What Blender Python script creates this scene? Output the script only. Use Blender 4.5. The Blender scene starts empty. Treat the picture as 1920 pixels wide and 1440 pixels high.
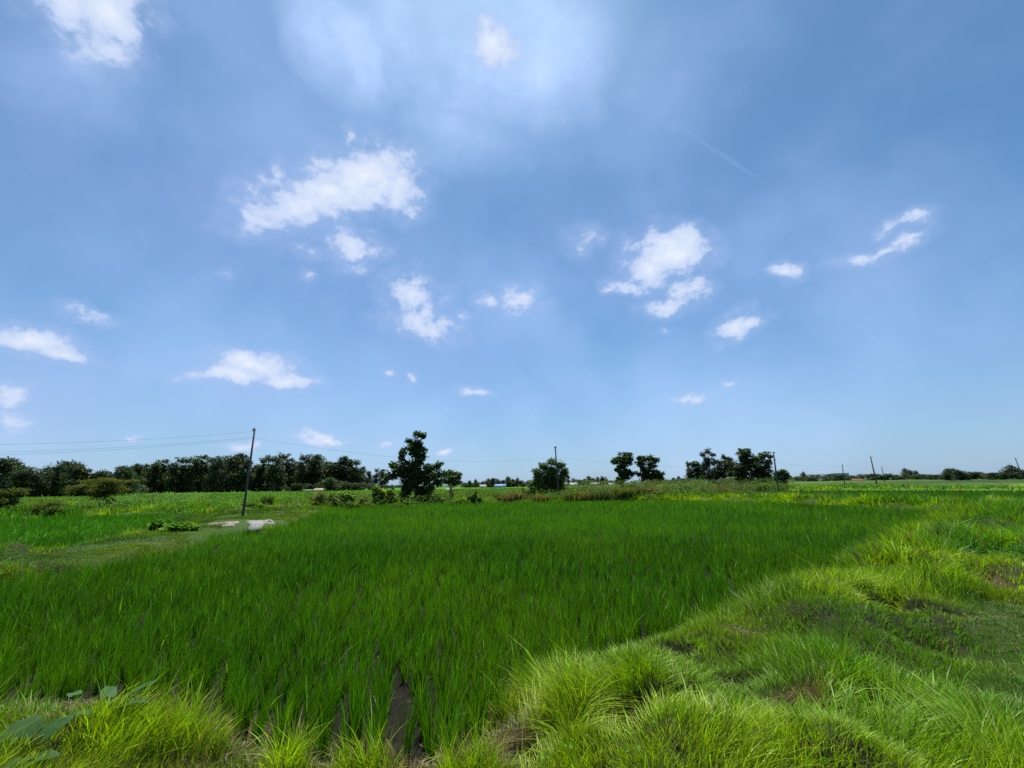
import bpy, math, random
import numpy as np
from mathutils import Vector, Matrix
rad = math.radians
random.seed(7)
RNG = np.random.default_rng(11)

# ------------------------------------------------------------------ camera
F_PX, PITCH, ROLL, CZ = 760.0, rad(13.86), rad(-0.89), 1.9
scene = bpy.context.scene
COL = scene.collection
cam_d = bpy.data.cameras.new("camera")
cam = bpy.data.objects.new("camera", cam_d); COL.objects.link(cam)
cam_d.sensor_width = 36.0; cam_d.lens = 36.0 * F_PX / 1920.0
cam_d.clip_start = 0.05; cam_d.clip_end = 9000
cam.matrix_world = Matrix.Translation((0, 0, CZ)) @ Matrix.Rotation(math.pi / 2 + PITCH, 4, 'X') @ Matrix.Rotation(ROLL, 4, 'Z')
scene.camera = cam
scene.cycles.use_denoising = False      # the denoiser smears the grass into felt
_f = np.array([0, math.cos(PITCH), math.sin(PITCH)])
_u0 = np.array([0, -math.sin(PITCH), math.cos(PITCH)]); _r0 = np.array([1., 0, 0])
_r = math.cos(ROLL) * _r0 + math.sin(ROLL) * _u0
_u = -math.sin(ROLL) * _r0 + math.cos(ROLL) * _u0
def ray(px, py): return _f + _r * (px - 960) / F_PX + _u * (720 - py) / F_PX
def at(px, py, z=0.2):
    d = ray(px, py); t = (z - CZ) / d[2]
    return d[0] * t, d[1] * t
def at_depth(px, py, Y):
    d = ray(px, py); t = Y / d[1]
    return np.array([d[0] * t, Y, CZ + d[2] * t]), t / F_PX      # the point, metres per photo pixel there

# ------------------------------------------------------------------ light
SUN_AZ, SUN_EL = rad(-6), rad(70)
SKY_STRENGTH = 0.070
scene.view_settings.view_transform = 'Standard'; scene.view_settings.look = 'None'
scene.view_settings.exposure = 0.55; scene.view_settings.gamma = 1.0
scene.view_settings.use_curve_mapping = False
sun_d = bpy.data.lights.new("sun", 'SUN'); sun_d.energy = 5.0; sun_d.angle = rad(0.5); sun_d.color = (1.0, 0.955, 0.88)
sun = bpy.data.objects.new("sun", sun_d); COL.objects.link(sun)
sdir = Vector((math.sin(SUN_AZ) * math.cos(SUN_EL), math.cos(SUN_AZ) * math.cos(SUN_EL), math.sin(SUN_EL)))
sun.rotation_euler = sdir.to_track_quat('Z', 'Y').to_euler(); sun.location = sdir * 60

world = bpy.data.worlds.new("World"); scene.world = world; world.use_nodes = True
nt = world.node_tree; nt.nodes.clear()
def N(tree, typ, **kw):
    n = tree.nodes.new(typ)
    for k, v in kw.items():
        if k.startswith('i_'):
            key = k[2:]; key = int(key) if key.isdigit() else key
            n.inputs[key].default_value = v
        else: setattr(n, k, v)
    return n
def L(tree, a, b): tree.links.new(a, b)
def math_n(tree, op, a, b=None, clamp=False):
    n = N(tree, 'ShaderNodeMath', operation=op, use_clamp=clamp)
    for i, v in enumerate((a, b)):
        if v is None: continue
        if isinstance(v, (int, float)): n.inputs[i].default_value = v
        else: tree.links.new(v, n.inputs[i])
    return n.outputs[0]

def build_sky():
    sky = N(nt, 'ShaderNodeTexSky', sky_type='NISHITA', sun_disc=False)
    sky.sun_elevation = SUN_EL; sky.sun_rotation = SUN_AZ
    sky.altitude = 10; sky.air_density = 1.0; sky.dust_density = 0.6; sky.ozone_density = 2.0
    grade = N(nt, 'ShaderNodeMix', data_type='RGBA', blend_type='MULTIPLY'); grade.inputs[0].default_value = 1.0
    L(nt, sky.outputs[0], grade.inputs[6]); grade.inputs[7].default_value = SKY_TINT
    tc = N(nt, 'ShaderNodeTexCoord')
    D = tc.outputs['Generated']
    # two scales of noise push the cloud outlines about
    n1 = N(nt, 'ShaderNodeTexNoise', i_Scale=9.0, i_Detail=8.0, i_Roughness=0.62); L(nt, D, n1.inputs['Vector'])
    sub = N(nt, 'ShaderNodeVectorMath', operation='SUBTRACT', i_1=(0.5, 0.5, 0.5)); L(nt, n1.outputs['Color'], sub.inputs[0])
    sc = N(nt, 'ShaderNodeVectorMath', operation='SCALE'); sc.inputs['Scale'].default_value = 0.085; L(nt, sub.outputs[0], sc.inputs[0])
    wd = N(nt, 'ShaderNodeVectorMath', operation='ADD'); L(nt, D, wd.inputs[0]); L(nt, sc.outputs[0], wd.inputs[1])
    W = wd.outputs[0]
    def local_frame(px, py, ang):
        c = Vector(ray(px, py)).normalized()
        # picture axes carried to this direction: the long axis lies in the sky's own tangent plane
        e = Vector(ray(px + 10 * math.cos(rad(ang)), py + 10 * math.sin(rad(ang)))).normalized() - c
        e = (e - c * e.dot(c)).normalized()
        v = c.cross(e).normalized()
        m = Matrix((e, v, c)).transposed()
        return c, m.to_euler()
    def size(px, py, dx, dy):
        a = Vector(ray(px, py)).normalized(); b = Vector(ray(px + dx, py + dy)).normalized()
        return a.angle(b)
    def blob(src, px, py, rx, ry, ang, w):
        c, eu = local_frame(px, py, ang)
        ca, sa = math.cos(rad(ang)), math.sin(rad(ang))
        ax = size(px, py, rx * ca, rx * sa); ay = size(px, py, -ry * sa, ry * ca)
        m = N(nt, 'ShaderNodeMapping', vector_type='TEXTURE')
        m.inputs['Location'].default_value = c; m.inputs['Rotation'].default_value = eu
        m.inputs['Scale'].default_value = (ax, ay, 0.6)
        L(nt, src, m.inputs['Vector'])
        ln = N(nt, 'ShaderNodeVectorMath', operation='LENGTH'); L(nt, m.outputs[0], ln.inputs[0])
        mr = N(nt, 'ShaderNodeMapRange', clamp=True)
        mr.inputs[1].default_value = 0.0; mr.inputs[2].default_value = 1.75
        mr.inputs[3].default_value = w; mr.inputs[4].default_value = 0.0
        L(nt, ln.outputs['Value'], mr.inputs[0])
        return mr.outputs[0]
    def field(src, lst):
        acc = None
        for b in lst:
            o = blob(src, *b)
            acc = o if acc is None else math_n(nt, 'MAXIMUM', acc, o)
        return acc
    puffs = [ # px, py, rx, ry, tilt, weight
        (195, 25, 75, 75, 30, .95), (120, 0, 70, 50, 0, .8), (215, 85, 40, 35, 60, .7),
        (675, 335, 85, 44, -12, 1.15), (610, 365, 95, 42, -18, 1.0), (545, 385, 85, 42, -8, .8), (512, 335, 20, 34, 15, .66), (742, 365, 42, 36, 20, .92), (500, 410, 55, 28, -10, .66),
        (665, 465, 34, 27, 10, .85), (690, 480, 30, 14, -10, .7), (668, 500, 28, 15, 0, .6),
        (770, 555, 42, 32, 0, .78), (800, 590, 30, 20, 0, .72), (790, 610, 58, 20, 12, .84), (830, 575, 16, 30, 30, .5),
        (970, 560, 32, 20, 0, .85), (918, 565, 26, 14, 0, .66), (1020, 578, 20, 12, 0, .45),
        (1262, 475, 56, 34, -5, 1.1), (1230, 500, 44, 32, -10, 1.0), (1180, 533, 44, 13, 5, .7), (1195, 465, 34, 24, 20, .58), (1140, 540, 18, 10, 0, .5),
        (1300, 550, 38, 18, -12, .85), (1255, 572, 48, 14, -4, .75),
        (1375, 610, 36, 20, -32, .86), (1410, 600, 36, 12, -18, .75),
        (1468, 512, 26, 13, 0, .82), (1705, 418, 46, 10, -15, .70), (1710, 450, 45, 13, -24, .70), (1670, 468, 50, 13, -18, .72), (1615, 484, 50, 12, -12, .70),
        (1092, 452, 32, 22, 0, .55), (1247, 617, 11, 7, 0, .6),
        (55, 645, 80, 22, 8, .86), (110, 665, 60, 14, 10, .72), (12, 748, 34, 18, 0, .74), (5, 795, 30, 22, 0, .6), (152, 590, 42, 13, 15, .62),
        (480, 688, 62, 20, 4, .95), (440, 705, 74, 14, 3, .8), (545, 712, 42, 14, 6, .85),
        (890, 730, 24, 8, 8, .66), (770, 713, 9, 9, 30, .52), (724, 700, 11, 7, 0, .5), (1296, 747, 30, 8, -6, .66), (1362, 722, 14, 8, 0, .66),
        (606, 826, 44, 11, 4, .8), (598, 815, 22, 9, 0, .72), (240, 820, 24, 9, 0, .62), (462, 828, 36, 13, 0, .66), (836, 848, 17, 7, -15, .6), (725, 830, 16, 8, 0, .5),
        (920, 82, 40, 32, 20, 1.05), (652, 252, 8, 18, 25, .55), (570, 465, 44, 12, 10, .5), (868, 600, 14, 6, 0, .6), (440, 500, 18, 10, 0, .45), (580, 515, 18, 12, 0, .5),
    ]
    veils = [(905, 90, 210, 130, 10, 1.25), (640, 90, 90, 150, -25, 1.1), (860, 230, 190, 90, 10, .6), (1040, 160, 90, 80, 0, .45), (150, 130, 200, 110, 10, .55),
             (1260, 225, 90, 55, 20, .4)]
    lav = [(560, 440, 260, 110, 15, .9), (800, 620, 260, 120, 10, .8), (1230, 520, 220, 120, 10, .7), (80, 700, 200, 110, 0, .9), (480, 730, 190, 60, 0, .7), (1600, 500, 200, 110, -10, .6), (40, 260, 170, 250, 0, .8), (1100, 450, 120, 60, 0, .6)]
    P = field(W, [(a, b, c * 1.2, d * 1.24, e, min(1.15, w + (.16 if b > 640 else .04))) for a, b, c, d, e, w in puffs])
    V = math_n(nt, 'MAXIMUM', field(W, veils), field(D, [(1195, 170, 110, 9, 43, .33), (1290, 245, 130, 9, 38, .35), (1380, 308, 130, 9, 34, .35), (1470, 362, 110, 9, 31, .32)]))
    n2 = N(nt, 'ShaderNodeTexNoise', i_Scale=24.0, i_Detail=12.0, i_Roughness=0.62, i_Distortion=0.0)
    mp = N(nt, 'ShaderNodeMapping'); mp.inputs['Scale'].default_value = (1, 1, 1.5); L(nt, D, mp.inputs[0]); L(nt, mp.outputs[0], n2.inputs['Vector'])
    er = math_n(nt, 'MULTIPLY', math_n(nt, 'SUBTRACT', n2.outputs['Fac'], 0.5), 1.15)
    dens = math_n(nt, 'ADD', P, er)
    mr = N(nt, 'ShaderNodeMapRange', interpolation_type='SMOOTHSTEP', clamp=True)
    mr.inputs[1].default_value = 0.28; mr.inputs[2].default_value = 0.68; L(nt, dens, mr.inputs[0])
    gate = N(nt, 'ShaderNodeMapRange', clamp=True, i_1=0.0, i_2=0.22); L(nt, P, gate.inputs[0])
    puff_a = math_n(nt, 'MULTIPLY', mr.outputs[0], gate.outputs[0])
    n3 = N(nt, 'ShaderNodeTexNoise', i_Scale=5.5, i_Detail=7.0, i_Roughness=0.55, i_Distortion=0.0); L(nt, D, n3.inputs['Vector'])
    nm = N(nt, 'ShaderNodeMapRange', clamp=True, interpolation_type='SMOOTHSTEP', i_1=0.27, i_2=0.73, i_3=0.35, i_4=1.0); L(nt, n3.outputs['Fac'], nm.inputs[0])
    vs = N(nt, 'ShaderNodeMapRange', clamp=True, interpolation_type='SMOOTHSTEP', i_1=0.0, i_2=1.0, i_3=0.0, i_4=0.92); L(nt, V, vs.inputs[0])
    veil_a = math_n(nt, 'MULTIPLY', vs.outputs[0], nm.outputs[0])
    # thin high cloud spread over the whole sky
    n4 = N(nt, 'ShaderNodeTexNoise', i_Scale=3.4, i_Detail=5.0, i_Roughness=0.5, i_Distortion=0.0); L(nt, D, n4.inputs['Vector'])
    thin = N(nt, 'ShaderNodeMapRange', clamp=True, interpolation_type='SMOOTHSTEP', i_1=0.35, i_2=0.75, i_3=0.02, i_4=0.24); L(nt, n4.outputs['Fac'], thin.inputs[0])
    va = math_n(nt, 'MAXIMUM', veil_a, thin.outputs[0])
    sx = N(nt, 'ShaderNodeSeparateXYZ'); L(nt, D, sx.inputs[0])
    low = N(nt, 'ShaderNodeMapRange', clamp=True, interpolation_type='SMOOTHSTEP', i_1=-0.02, i_2=0.42, i_3=0.62, i_4=0.0); L(nt, sx.outputs['Z'], low.inputs[0])
    m0 = N(nt, 'ShaderNodeMix', data_type='RGBA'); L(nt, low.outputs[0], m0.inputs[0]); L(nt, grade.outputs[2], m0.inputs[6]); m0.inputs[7].default_value = LOW_AIR
    m1 = N(nt, 'ShaderNodeMix', data_type='RGBA'); L(nt, va, m1.inputs[0]); L(nt, m0.outputs[2], m1.inputs[6]); m1.inputs[7].default_value = VEIL
    V2 = field(W, lav); v2 = N(nt, 'ShaderNodeMapRange', clamp=True, interpolation_type='SMOOTHSTEP', i_1=0.0, i_2=0.9, i_3=0.0, i_4=0.42); L(nt, V2, v2.inputs[0])
    v2n = math_n(nt, 'MULTIPLY', v2.outputs[0], nm.outputs[0])
    m15 = N(nt, 'ShaderNodeMix', data_type='RGBA'); L(nt, v2n, m15.inputs[0]); L(nt, m1.outputs[2], m15.inputs[6]); m15.inputs[7].default_value = LAVENDER
    # cloud body: bright where dense, a little greyer where thin
    cc = N(nt, 'ShaderNodeMix', data_type='RGBA'); cc.inputs[6].default_value = CLOUD_LO; cc.inputs[7].default_value = CLOUD_HI
    cf = N(nt, 'ShaderNodeMapRange', clamp=True, i_1=0.35, i_2=1.15); L(nt, dens, cf.inputs[0]); L(nt, cf.outputs[0], cc.inputs[0])
    halo = N(nt, 'ShaderNodeMapRange', clamp=True, interpolation_type='SMOOTHSTEP', i_1=-0.12, i_2=0.7, i_3=0.0, i_4=0.38); L(nt, dens, halo.inputs[0])
    m2 = N(nt, 'ShaderNodeMix', data_type='RGBA'); pa = math_n(nt, 'MAXIMUM', math_n(nt, 'MULTIPLY', puff_a, 0.95), math_n(nt, 'MULTIPLY', halo.outputs[0], gate.outputs[0]))
    L(nt, pa, m2.inputs[0]); L(nt, m15.outputs[2], m2.inputs[6]); L(nt, cc.outputs[2], m2.inputs[7])
    bg = N(nt, 'ShaderNodeBackground'); bg.inputs['Strength'].default_value = SKY_STRENGTH
    L(nt, m2.outputs[2], bg.inputs[0])
    out = N(nt, 'ShaderNodeOutputWorld'); L(nt, bg.outputs[0], out.inputs[0])
SKY_TINT = (0.69, 1.06, 1.24, 1)
LAVENDER = (4.1, 5.2, 8.9, 1)
LOW_AIR = (3.5, 4.7, 7.4, 1)
VEIL = (6.4, 8.4, 12.4, 1)
CLOUD_LO = (4.4, 5.8, 8.8, 1); CLOUD_HI = (8.3, 8.9, 10.0, 1)
build_sky()
world.cycles.sampling_method = 'MANUAL'; world.cycles.sample_map_resolution = 512

# ------------------------------------------------------------------ helpers
def lin(n, seed): return np.random.default_rng(seed).random(n)
_H = np.random.default_rng(5).random(65536)
def vnoise(x, y, seed=0):
    xi = np.floor(x).astype(np.int64); yi = np.floor(y).astype(np.int64)
    fx = x - xi; fy = y - yi; fx = fx * fx * (3 - 2 * fx); fy = fy * fy * (3 - 2 * fy)
    def h(a, b): return _H[(a * 73856093 ^ b * 19349663 ^ (seed * 83492791)) & 65535]
    return (h(xi, yi) * (1 - fx) + h(xi + 1, yi) * fx) * (1 - fy) + (h(xi, yi + 1) * (1 - fx) + h(xi + 1, yi + 1) * fx) * fy
def fbm(x, y, seed=0, o=3):
    s = 0; a = .5; t = 0
    for i in range(o):
        s = s + a * vnoise(x * 2 ** i + 17 * i, y * 2 ** i + 5 * i, seed + i); t += a; a *= .5
    return s / t
def sstep(a, b, x):
    t = np.clip((x - a) / (b - a), 0, 1); return t * t * (3 - 2 * t)
def poly_sd(X, Y, poly):
    """signed distance, negative inside"""
    px = np.array([p[0] for p in poly]); py = np.array([p[1] for p in poly]); n = len(poly)
    best = np.full(X.shape, 1e18); ins = np.zeros(X.shape, bool)
    for i in range(n):
        ax, ay = px[i], py[i]; bx, by = px[(i + 1) % n], py[(i + 1) % n]
        ex, ey = bx - ax, by - ay; wx, wy = X - ax, Y - ay
        t = np.clip((wx * ex + wy * ey) / (ex * ex + ey * ey + 1e-12), 0, 1)
        best = np.minimum(best, (wx - ex * t) ** 2 + (wy - ey * t) ** 2)
        c = ((ay > Y) != (by > Y))
        with np.errstate(divide='ignore', invalid='ignore'):
            xc = ax + (Y - ay) / ((by - ay) if by != ay else 1e-12) * (bx - ax)
        ins ^= c & (X < xc)
    d = np.sqrt(best); return np.where(ins, -d, d)

def mesh_obj(name, co, tris, mat, col=None, parent=None, quads=None):
    me = bpy.data.meshes.new(name)
    co = np.asarray(co, np.float32)
    me.vertices.add(len(co)); me.vertices.foreach_set('co', co.ravel())
    if quads is not None: fa = np.asarray(quads, np.int32); k = 4
    else: fa = np.asarray(tris, np.int32); k = 3
    me.loops.add(fa.size); me.loops.foreach_set('vertex_index', fa.ravel())
    me.polygons.add(len(fa)); me.polygons.foreach_set('loop_start', np.arange(0, fa.size, k, dtype=np.int32))
    me.update(calc_edges=True)
    if col is not None:
        ca = me.color_attributes.new('Col', 'FLOAT_COLOR', 'POINT')
        c4 = np.ones((len(co), 4), np.float32); c4[:, :3] = col
        ca.data.foreach_set('color', c4.ravel())
    me.materials.append(mat)
    o = bpy.data.objects.new(name, me); COL.objects.link(o)
    if parent: o.parent = parent
    return o
def tag(o, label=None, cat=None, group=None, kind=None):
    if label: o['label'] = label
    if cat: o['category'] = cat
    if group: o['group'] = group
    if kind: o['kind'] = kind
    return o
def empty(name, loc, rz=0):
    o = bpy.data.objects.new(name, None); COL.objects.link(o); o.location = loc; o.rotation_euler = (0, 0, rz)
    o.empty_display_size = 0.2
    return o
class MB:
    """collects triangles with a colour per vertex"""
    def __init__(s): s.v = []; s.f = []; s.c = []; s.n = 0
    def add(s, v, f, c=(1, 1, 1)):
        v = np.asarray(v, float); s.v.append(v); s.f.append(np.asarray(f, int) + s.n)
        c = np.asarray(c, float); s.c.append(np.tile(c, (len(v), 1)) if c.ndim == 1 else c); s.n += len(v)
    def tube(s, pts, rads, sides=7, c=(1, 1, 1), cap=True):
        pts = [np.asarray(p, float) for p in pts]; V = []
        for i, p in enumerate(pts):
            a = pts[max(i - 1, 0)]; b = pts[min(i + 1, len(pts) - 1)]
            t = b - a; t = t / (np.linalg.norm(t) + 1e-9)
            r = np.cross(t, (0.3, 0.9, 0.1)); r /= np.linalg.norm(r) + 1e-9; q = np.cross(t, r)
            for k in range(sides):
                an = 2 * math.pi * k / sides; V.append(p + rads[i] * (math.cos(an) * r + math.sin(an) * q))
        Fc = []
        for i in range(len(pts) - 1):
            for k in range(sides):
                a = i * sides + k; b = i * sides + (k + 1) % sides
                Fc += [(a, b, b + sides), (a, b + sides, a + sides)]
        if cap:
            m = (len(pts) - 1) * sides
            for k in range(1, sides - 1): Fc += [(0, k + 1, k), (m, m + k, m + k + 1)]
        s.add(V, Fc, c)
    def box(s, x0, x1, y0, y1, z0, z1, c=(1, 1, 1), rz=0, org=(0, 0, 0)):
        V = np.array([(x, y, z) for x in (x0, x1) for y in (y0, y1) for z in (z0, z1)], float)
        ca, sa = math.cos(rz), math.sin(rz)
        V = np.stack([V[:, 0] * ca - V[:, 1] * sa + org[0], V[:, 0] * sa + V[:, 1] * ca + org[1], V[:, 2] + org[2]], 1)
        q = [(0, 1, 3, 2), (4, 6, 7, 5), (0, 4, 5, 1), (2, 3, 7, 6), (0, 2, 6, 4), (1, 5, 7, 3)]
        s.add(V, [t for a, b, d, e in q for t in ((a, b, d), (a, d, e))], c)
    def build(s, name, mat, parent=None):
        return mesh_obj(name, np.concatenate(s.v), np.concatenate(s.f), mat, np.concatenate(s.c), parent)

# ------------------------------------------------------------------ materials
def mat_base(name):
    m = bpy.data.materials.new(name); m.use_nodes = True; t = m.node_tree; t.nodes.clear()
    o = N(t, 'ShaderNodeOutputMaterial'); return m, t, o
def mat_leaf(name, trans=0.4, rough=0.5, spec=0.3, tboost=(1.25, 1.25, 0.5), nscale=0):
    m, t, o = mat_base(name)
    a = N(t, 'ShaderNodeAttribute', attribute_name='Col')
    b = N(t, 'ShaderNodeBsdfPrincipled'); b.inputs['Roughness'].default_value = rough
    b.inputs['Specular IOR Level'].default_value = spec
    L(t, a.outputs['Color'], b.inputs['Base Color'])
    mul = N(t, 'ShaderNodeMix', data_type='RGBA', blend_type='MULTIPLY'); mul.inputs[0].default_value = 1
    L(t, a.outputs['Color'], mul.inputs[6]); mul.inputs[7].default_value = (*tboost, 1)
    tr = N(t, 'ShaderNodeBsdfTranslucent'); L(t, mul.outputs[2], tr.inputs[0])
    mx = N(t, 'ShaderNodeMixShader'); mx.inputs[0].default_value = trans
    L(t, b.outputs[0], mx.inputs[1]); L(t, tr.outputs[0], mx.inputs[2]); L(t, mx.outputs[0], o.inputs[0])
    return m
def mat_solid(name, col=None, rough=0.85, nscale=8.0, namp=0.35, bump=0.3, spec=0.2, metal=0):
    m, t, o = mat_base(name)
    b = N(t, 'ShaderNodeBsdfPrincipled'); b.inputs['Roughness'].default_value = rough; b.inputs['Specular IOR Level'].default_value = spec
    b.inputs['Metallic'].default_value = metal
    tc = N(t, 'ShaderNodeTexCoord')
    n = N(t, 'ShaderNodeTexNoise', i_Scale=nscale, i_Detail=7.0, i_Roughness=0.65); L(t, tc.outputs['Object'], n.inputs[0])
    mr = N(t, 'ShaderNodeMapRange', i_1=0.25, i_2=0.75, i_3=1 - namp, i_4=1 + namp); L(t, n.outputs['Fac'], mr.inputs[0])
    mul = N(t, 'ShaderNodeMix', data_type='RGBA', blend_type='MULTIPLY'); mul.inputs[0].default_value = 1
    if col is None:
        a = N(t, 'ShaderNodeAttribute', attribute_name='Col'); L(t, a.outputs['Color'], mul.inputs[6])
    else: mul.inputs[6].default_value = (*col, 1)
    L(t, mr.outputs[0], mul.inputs[7]); L(t, mul.outputs[2], b.inputs['Base Color'])
    bp = N(t, 'ShaderNodeBump', i_Strength=bump, i_Distance=0.02); L(t, n.outputs['Fac'], bp.inputs['Height']); L(t, bp.outputs[0], b.inputs['Normal'])
    L(t, b.outputs[0], o.inputs[0])
    return m
M_RICE = mat_leaf('rice_blade', 0.38, 0.45, 0.28, (1.1, 1.3, 0.45))
M_GRASS = mat_leaf('grass_blade', 0.40, 0.48, 0.28, (1.2, 1.25, 0.4))
M_LEAF = mat_leaf('tree_leaf', 0.32, 0.5, 0.3, (1.2, 1.5, 0.4))
M_SHRUB = mat_leaf('shrub_leaf', 0.4, 0.6, 0.15, (1.2, 1.3, 0.4))
M_BARK = mat_solid('bark', None, 0.95, 12, 0.4, 0.6)
M_POLE = mat_solid('weathered_pole', None, 0.9, 9, 0.25, 0.3)
M_CONC = mat_solid('old_concrete', None, 0.95, 5, 0.22, 0.5)
M_WALL = mat_solid('house_wall', None, 0.9, 1.5, 0.15, 0.1)
M_ROOF = mat_solid('roof_sheet', None, 0.6, 1.5, 0.15, 0.1)
M_WIRE = mat_solid('dark_wire', (0.12, 0.12, 0.13), 0.6, 3, 0.1, 0.0)
def mat_ground():
    m, t, o = mat_base('ground_soil')
    a = N(t, 'ShaderNodeAttribute', attribute_name='Col')
    tc = N(t, 'ShaderNodeTexCoord')
    b = N(t, 'ShaderNodeBsdfPrincipled'); b.inputs['Roughness'].default_value = 0.95; b.inputs['Specular IOR Level'].default_value = 0.1
    n = N(t, 'ShaderNodeTexNoise', i_Scale=7.0, i_Detail=9.0, i_Roughness=0.7); L(t, tc.outputs['Object'], n.inputs[0])
    n2 = N(t, 'ShaderNodeTexNoise', i_Scale=0.12, i_Detail=6.0, i_Roughness=0.6); L(t, tc.outputs['Object'], n2.inputs[0])
    r1 = N(t, 'ShaderNodeMapRange', i_1=0.3, i_2=0.7, i_3=0.55, i_4=1.45); L(t, n.outputs['Fac'], r1.inputs[0])
    r2 = N(t, 'ShaderNodeMapRange', i_1=0.35, i_2=0.65, i_3=0.8, i_4=1.2); L(t, n2.outputs['Fac'], r2.inputs[0])
    k = math_n(t, 'MULTIPLY', r1.outputs[0], r2.outputs[0])
    mul = N(t, 'ShaderNodeMix', data_type='RGBA', blend_type='MULTIPLY'); mul.inputs[0].default_value = 1
    L(t, a.outputs['Color'], mul.inputs[6]); L(t, k, mul.inputs[7]); L(t, mul.outputs[2], b.inputs['Base Color'])
    bp = N(t, 'ShaderNodeBump', i_Strength=0.8, i_Distance=0.05); L(t, n.outputs['Fac'], bp.inputs['Height']); L(t, bp.outputs[0], b.inputs['Normal'])
    L(t, b.outputs[0], o.inputs[0]); return m
M_GROUND = mat_ground()

# ------------------------------------------------------------------ ground plan
def W(lst, z=0.2): return [at(*p, z) for p in lst]
PADDY = W([(-300, 1335), (0, 1300), (200, 1282), (380, 1285), (440, 1330), (560, 1368), (700, 1390), (830, 1380), (935, 1310), (1000, 1250), (1150, 1200), (1290, 1160), (1440, 1118), (1560, 1068), (1650, 1025), (1700, 985), (1790, 962),
           (1700, 953), (1480, 943), (1290, 938), (1100, 939), (780, 944), (620, 950), (560, 975), (515, 990), (400, 1003), (330, 1036), (170, 1062), (0, 1087), (-300, 1135)])
LPADDY = W([(-400, 990), (0, 972), (150, 967), (300, 962), (378, 958), (330, 976), (240, 1000), (170, 1020), (110, 1032), (0, 1030), (-400, 1065)])
RPADDY = W([(1330, 932), (1480, 934), (1600, 936), (1750, 940), (1900, 944), (2200, 953), (2200, 921), (1850, 919), (1600, 919), (1480, 920), (1340, 925)])
RPADDY2 = W([(1500, 915), (1700, 915), (2200, 916), (2200, 909), (1700, 908), (1500, 910)])
LFAR = W([(-200, 940), (230, 936), (560, 936), (745, 930), (985, 919), (985, 911.8), (745, 915), (560, 918.5), (230, 922.5), (-200, 928)])
HOLES = [(1140, 1262, .42, .17, -.2), (975, 1318, .22, .10, .3), (1728, 1148, .38, .2, -.4), (1880, 1048, .85, .3, .3), (1870, 1015, .9, .25, .3), (1180, 1395, .2, .12, 0), (1000, 1392, .14, .14, 0),
         (1330, 1390, .2, .12, .2), (1425, 1395, .15, .12, .2), (60, 1060, 1.0, .16, 0)]
HOLES += [(1290, 1330, .16, .12, .3), (1240, 1205, .25, .09, 0), (1620, 1330, .22, .12, .4), (1750, 1380, .2, .1, .4), (1500, 1395, .14, .12, 0), (1390, 1250, .22, .08, .2), (1650, 1130, .3, .12, .2), (1720, 1020, .5, .16, .2)]
HOLES = [(*at(a, b, .3), c * 1.35, d * 1.45, e) for a, b, c, d, e in HOLES]
STRAW = [(1505, 1120, .35, .2), (1385, 1180, .3, .14), (860, 1372, .6, .35), (760, 1400, .5, .25), (300, 1020, 1.2, .3), (390, 1295, .5, .3), (1480, 1300, .3, .2), (1790, 1085, .9, .4), (250, 1290, .5, .25), (930, 1385, .25, .2)]
STRAW = [(*at(a, b, .3), c, d) for a, b, c, d in STRAW]
PATH_R = W([(1850, 1135), (1900, 1110), (2300, 1120), (2300, 1500), (2100, 1500), (2010, 1400), (1940, 1260), (1890, 1190)], .3)
BUND_L = W([(0, 1045), (110, 1036), (240, 1005), (380, 965), (460, 955), (620, 950), (560, 975), (400, 1003), (330, 1036), (170, 1062), (0, 1087), (-200, 1110), (-200, 1060)], .3)
TUFTS = [(*at(a, b, .35), c, d) for a, b, c, d in [(300, 1390, .42, .24), (230, 1420, .3, .2), (540, 1425, .12, .2), (700, 1415, .22, .2), (880, 1430, .2, .15)]]
SLABS = [at(a, b, .3) for a, b in ((470, 984), (485, 980), (405, 983), (425, 981), (446, 993), (425, 999), (505, 978), (441, 977))]
def ell(X, Y, lst, rot=False):
    r = np.zeros(X.shape)
    for e in lst:
        dx, dy = X - e[0], Y - e[1]
        if rot:
            c, s = math.cos(e[4]), math.sin(e[4]); dx, dy = dx * c + dy * s, -dx * s + dy * c
        q = np.sqrt((dx / e[2]) ** 2 + (dy / e[3]) ** 2)
        r = np.maximum(r, 1 - sstep(0.6, 1.15, q + 0.35 * (vnoise(X * 6, Y * 6, 9) - .5)))
    return r
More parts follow.
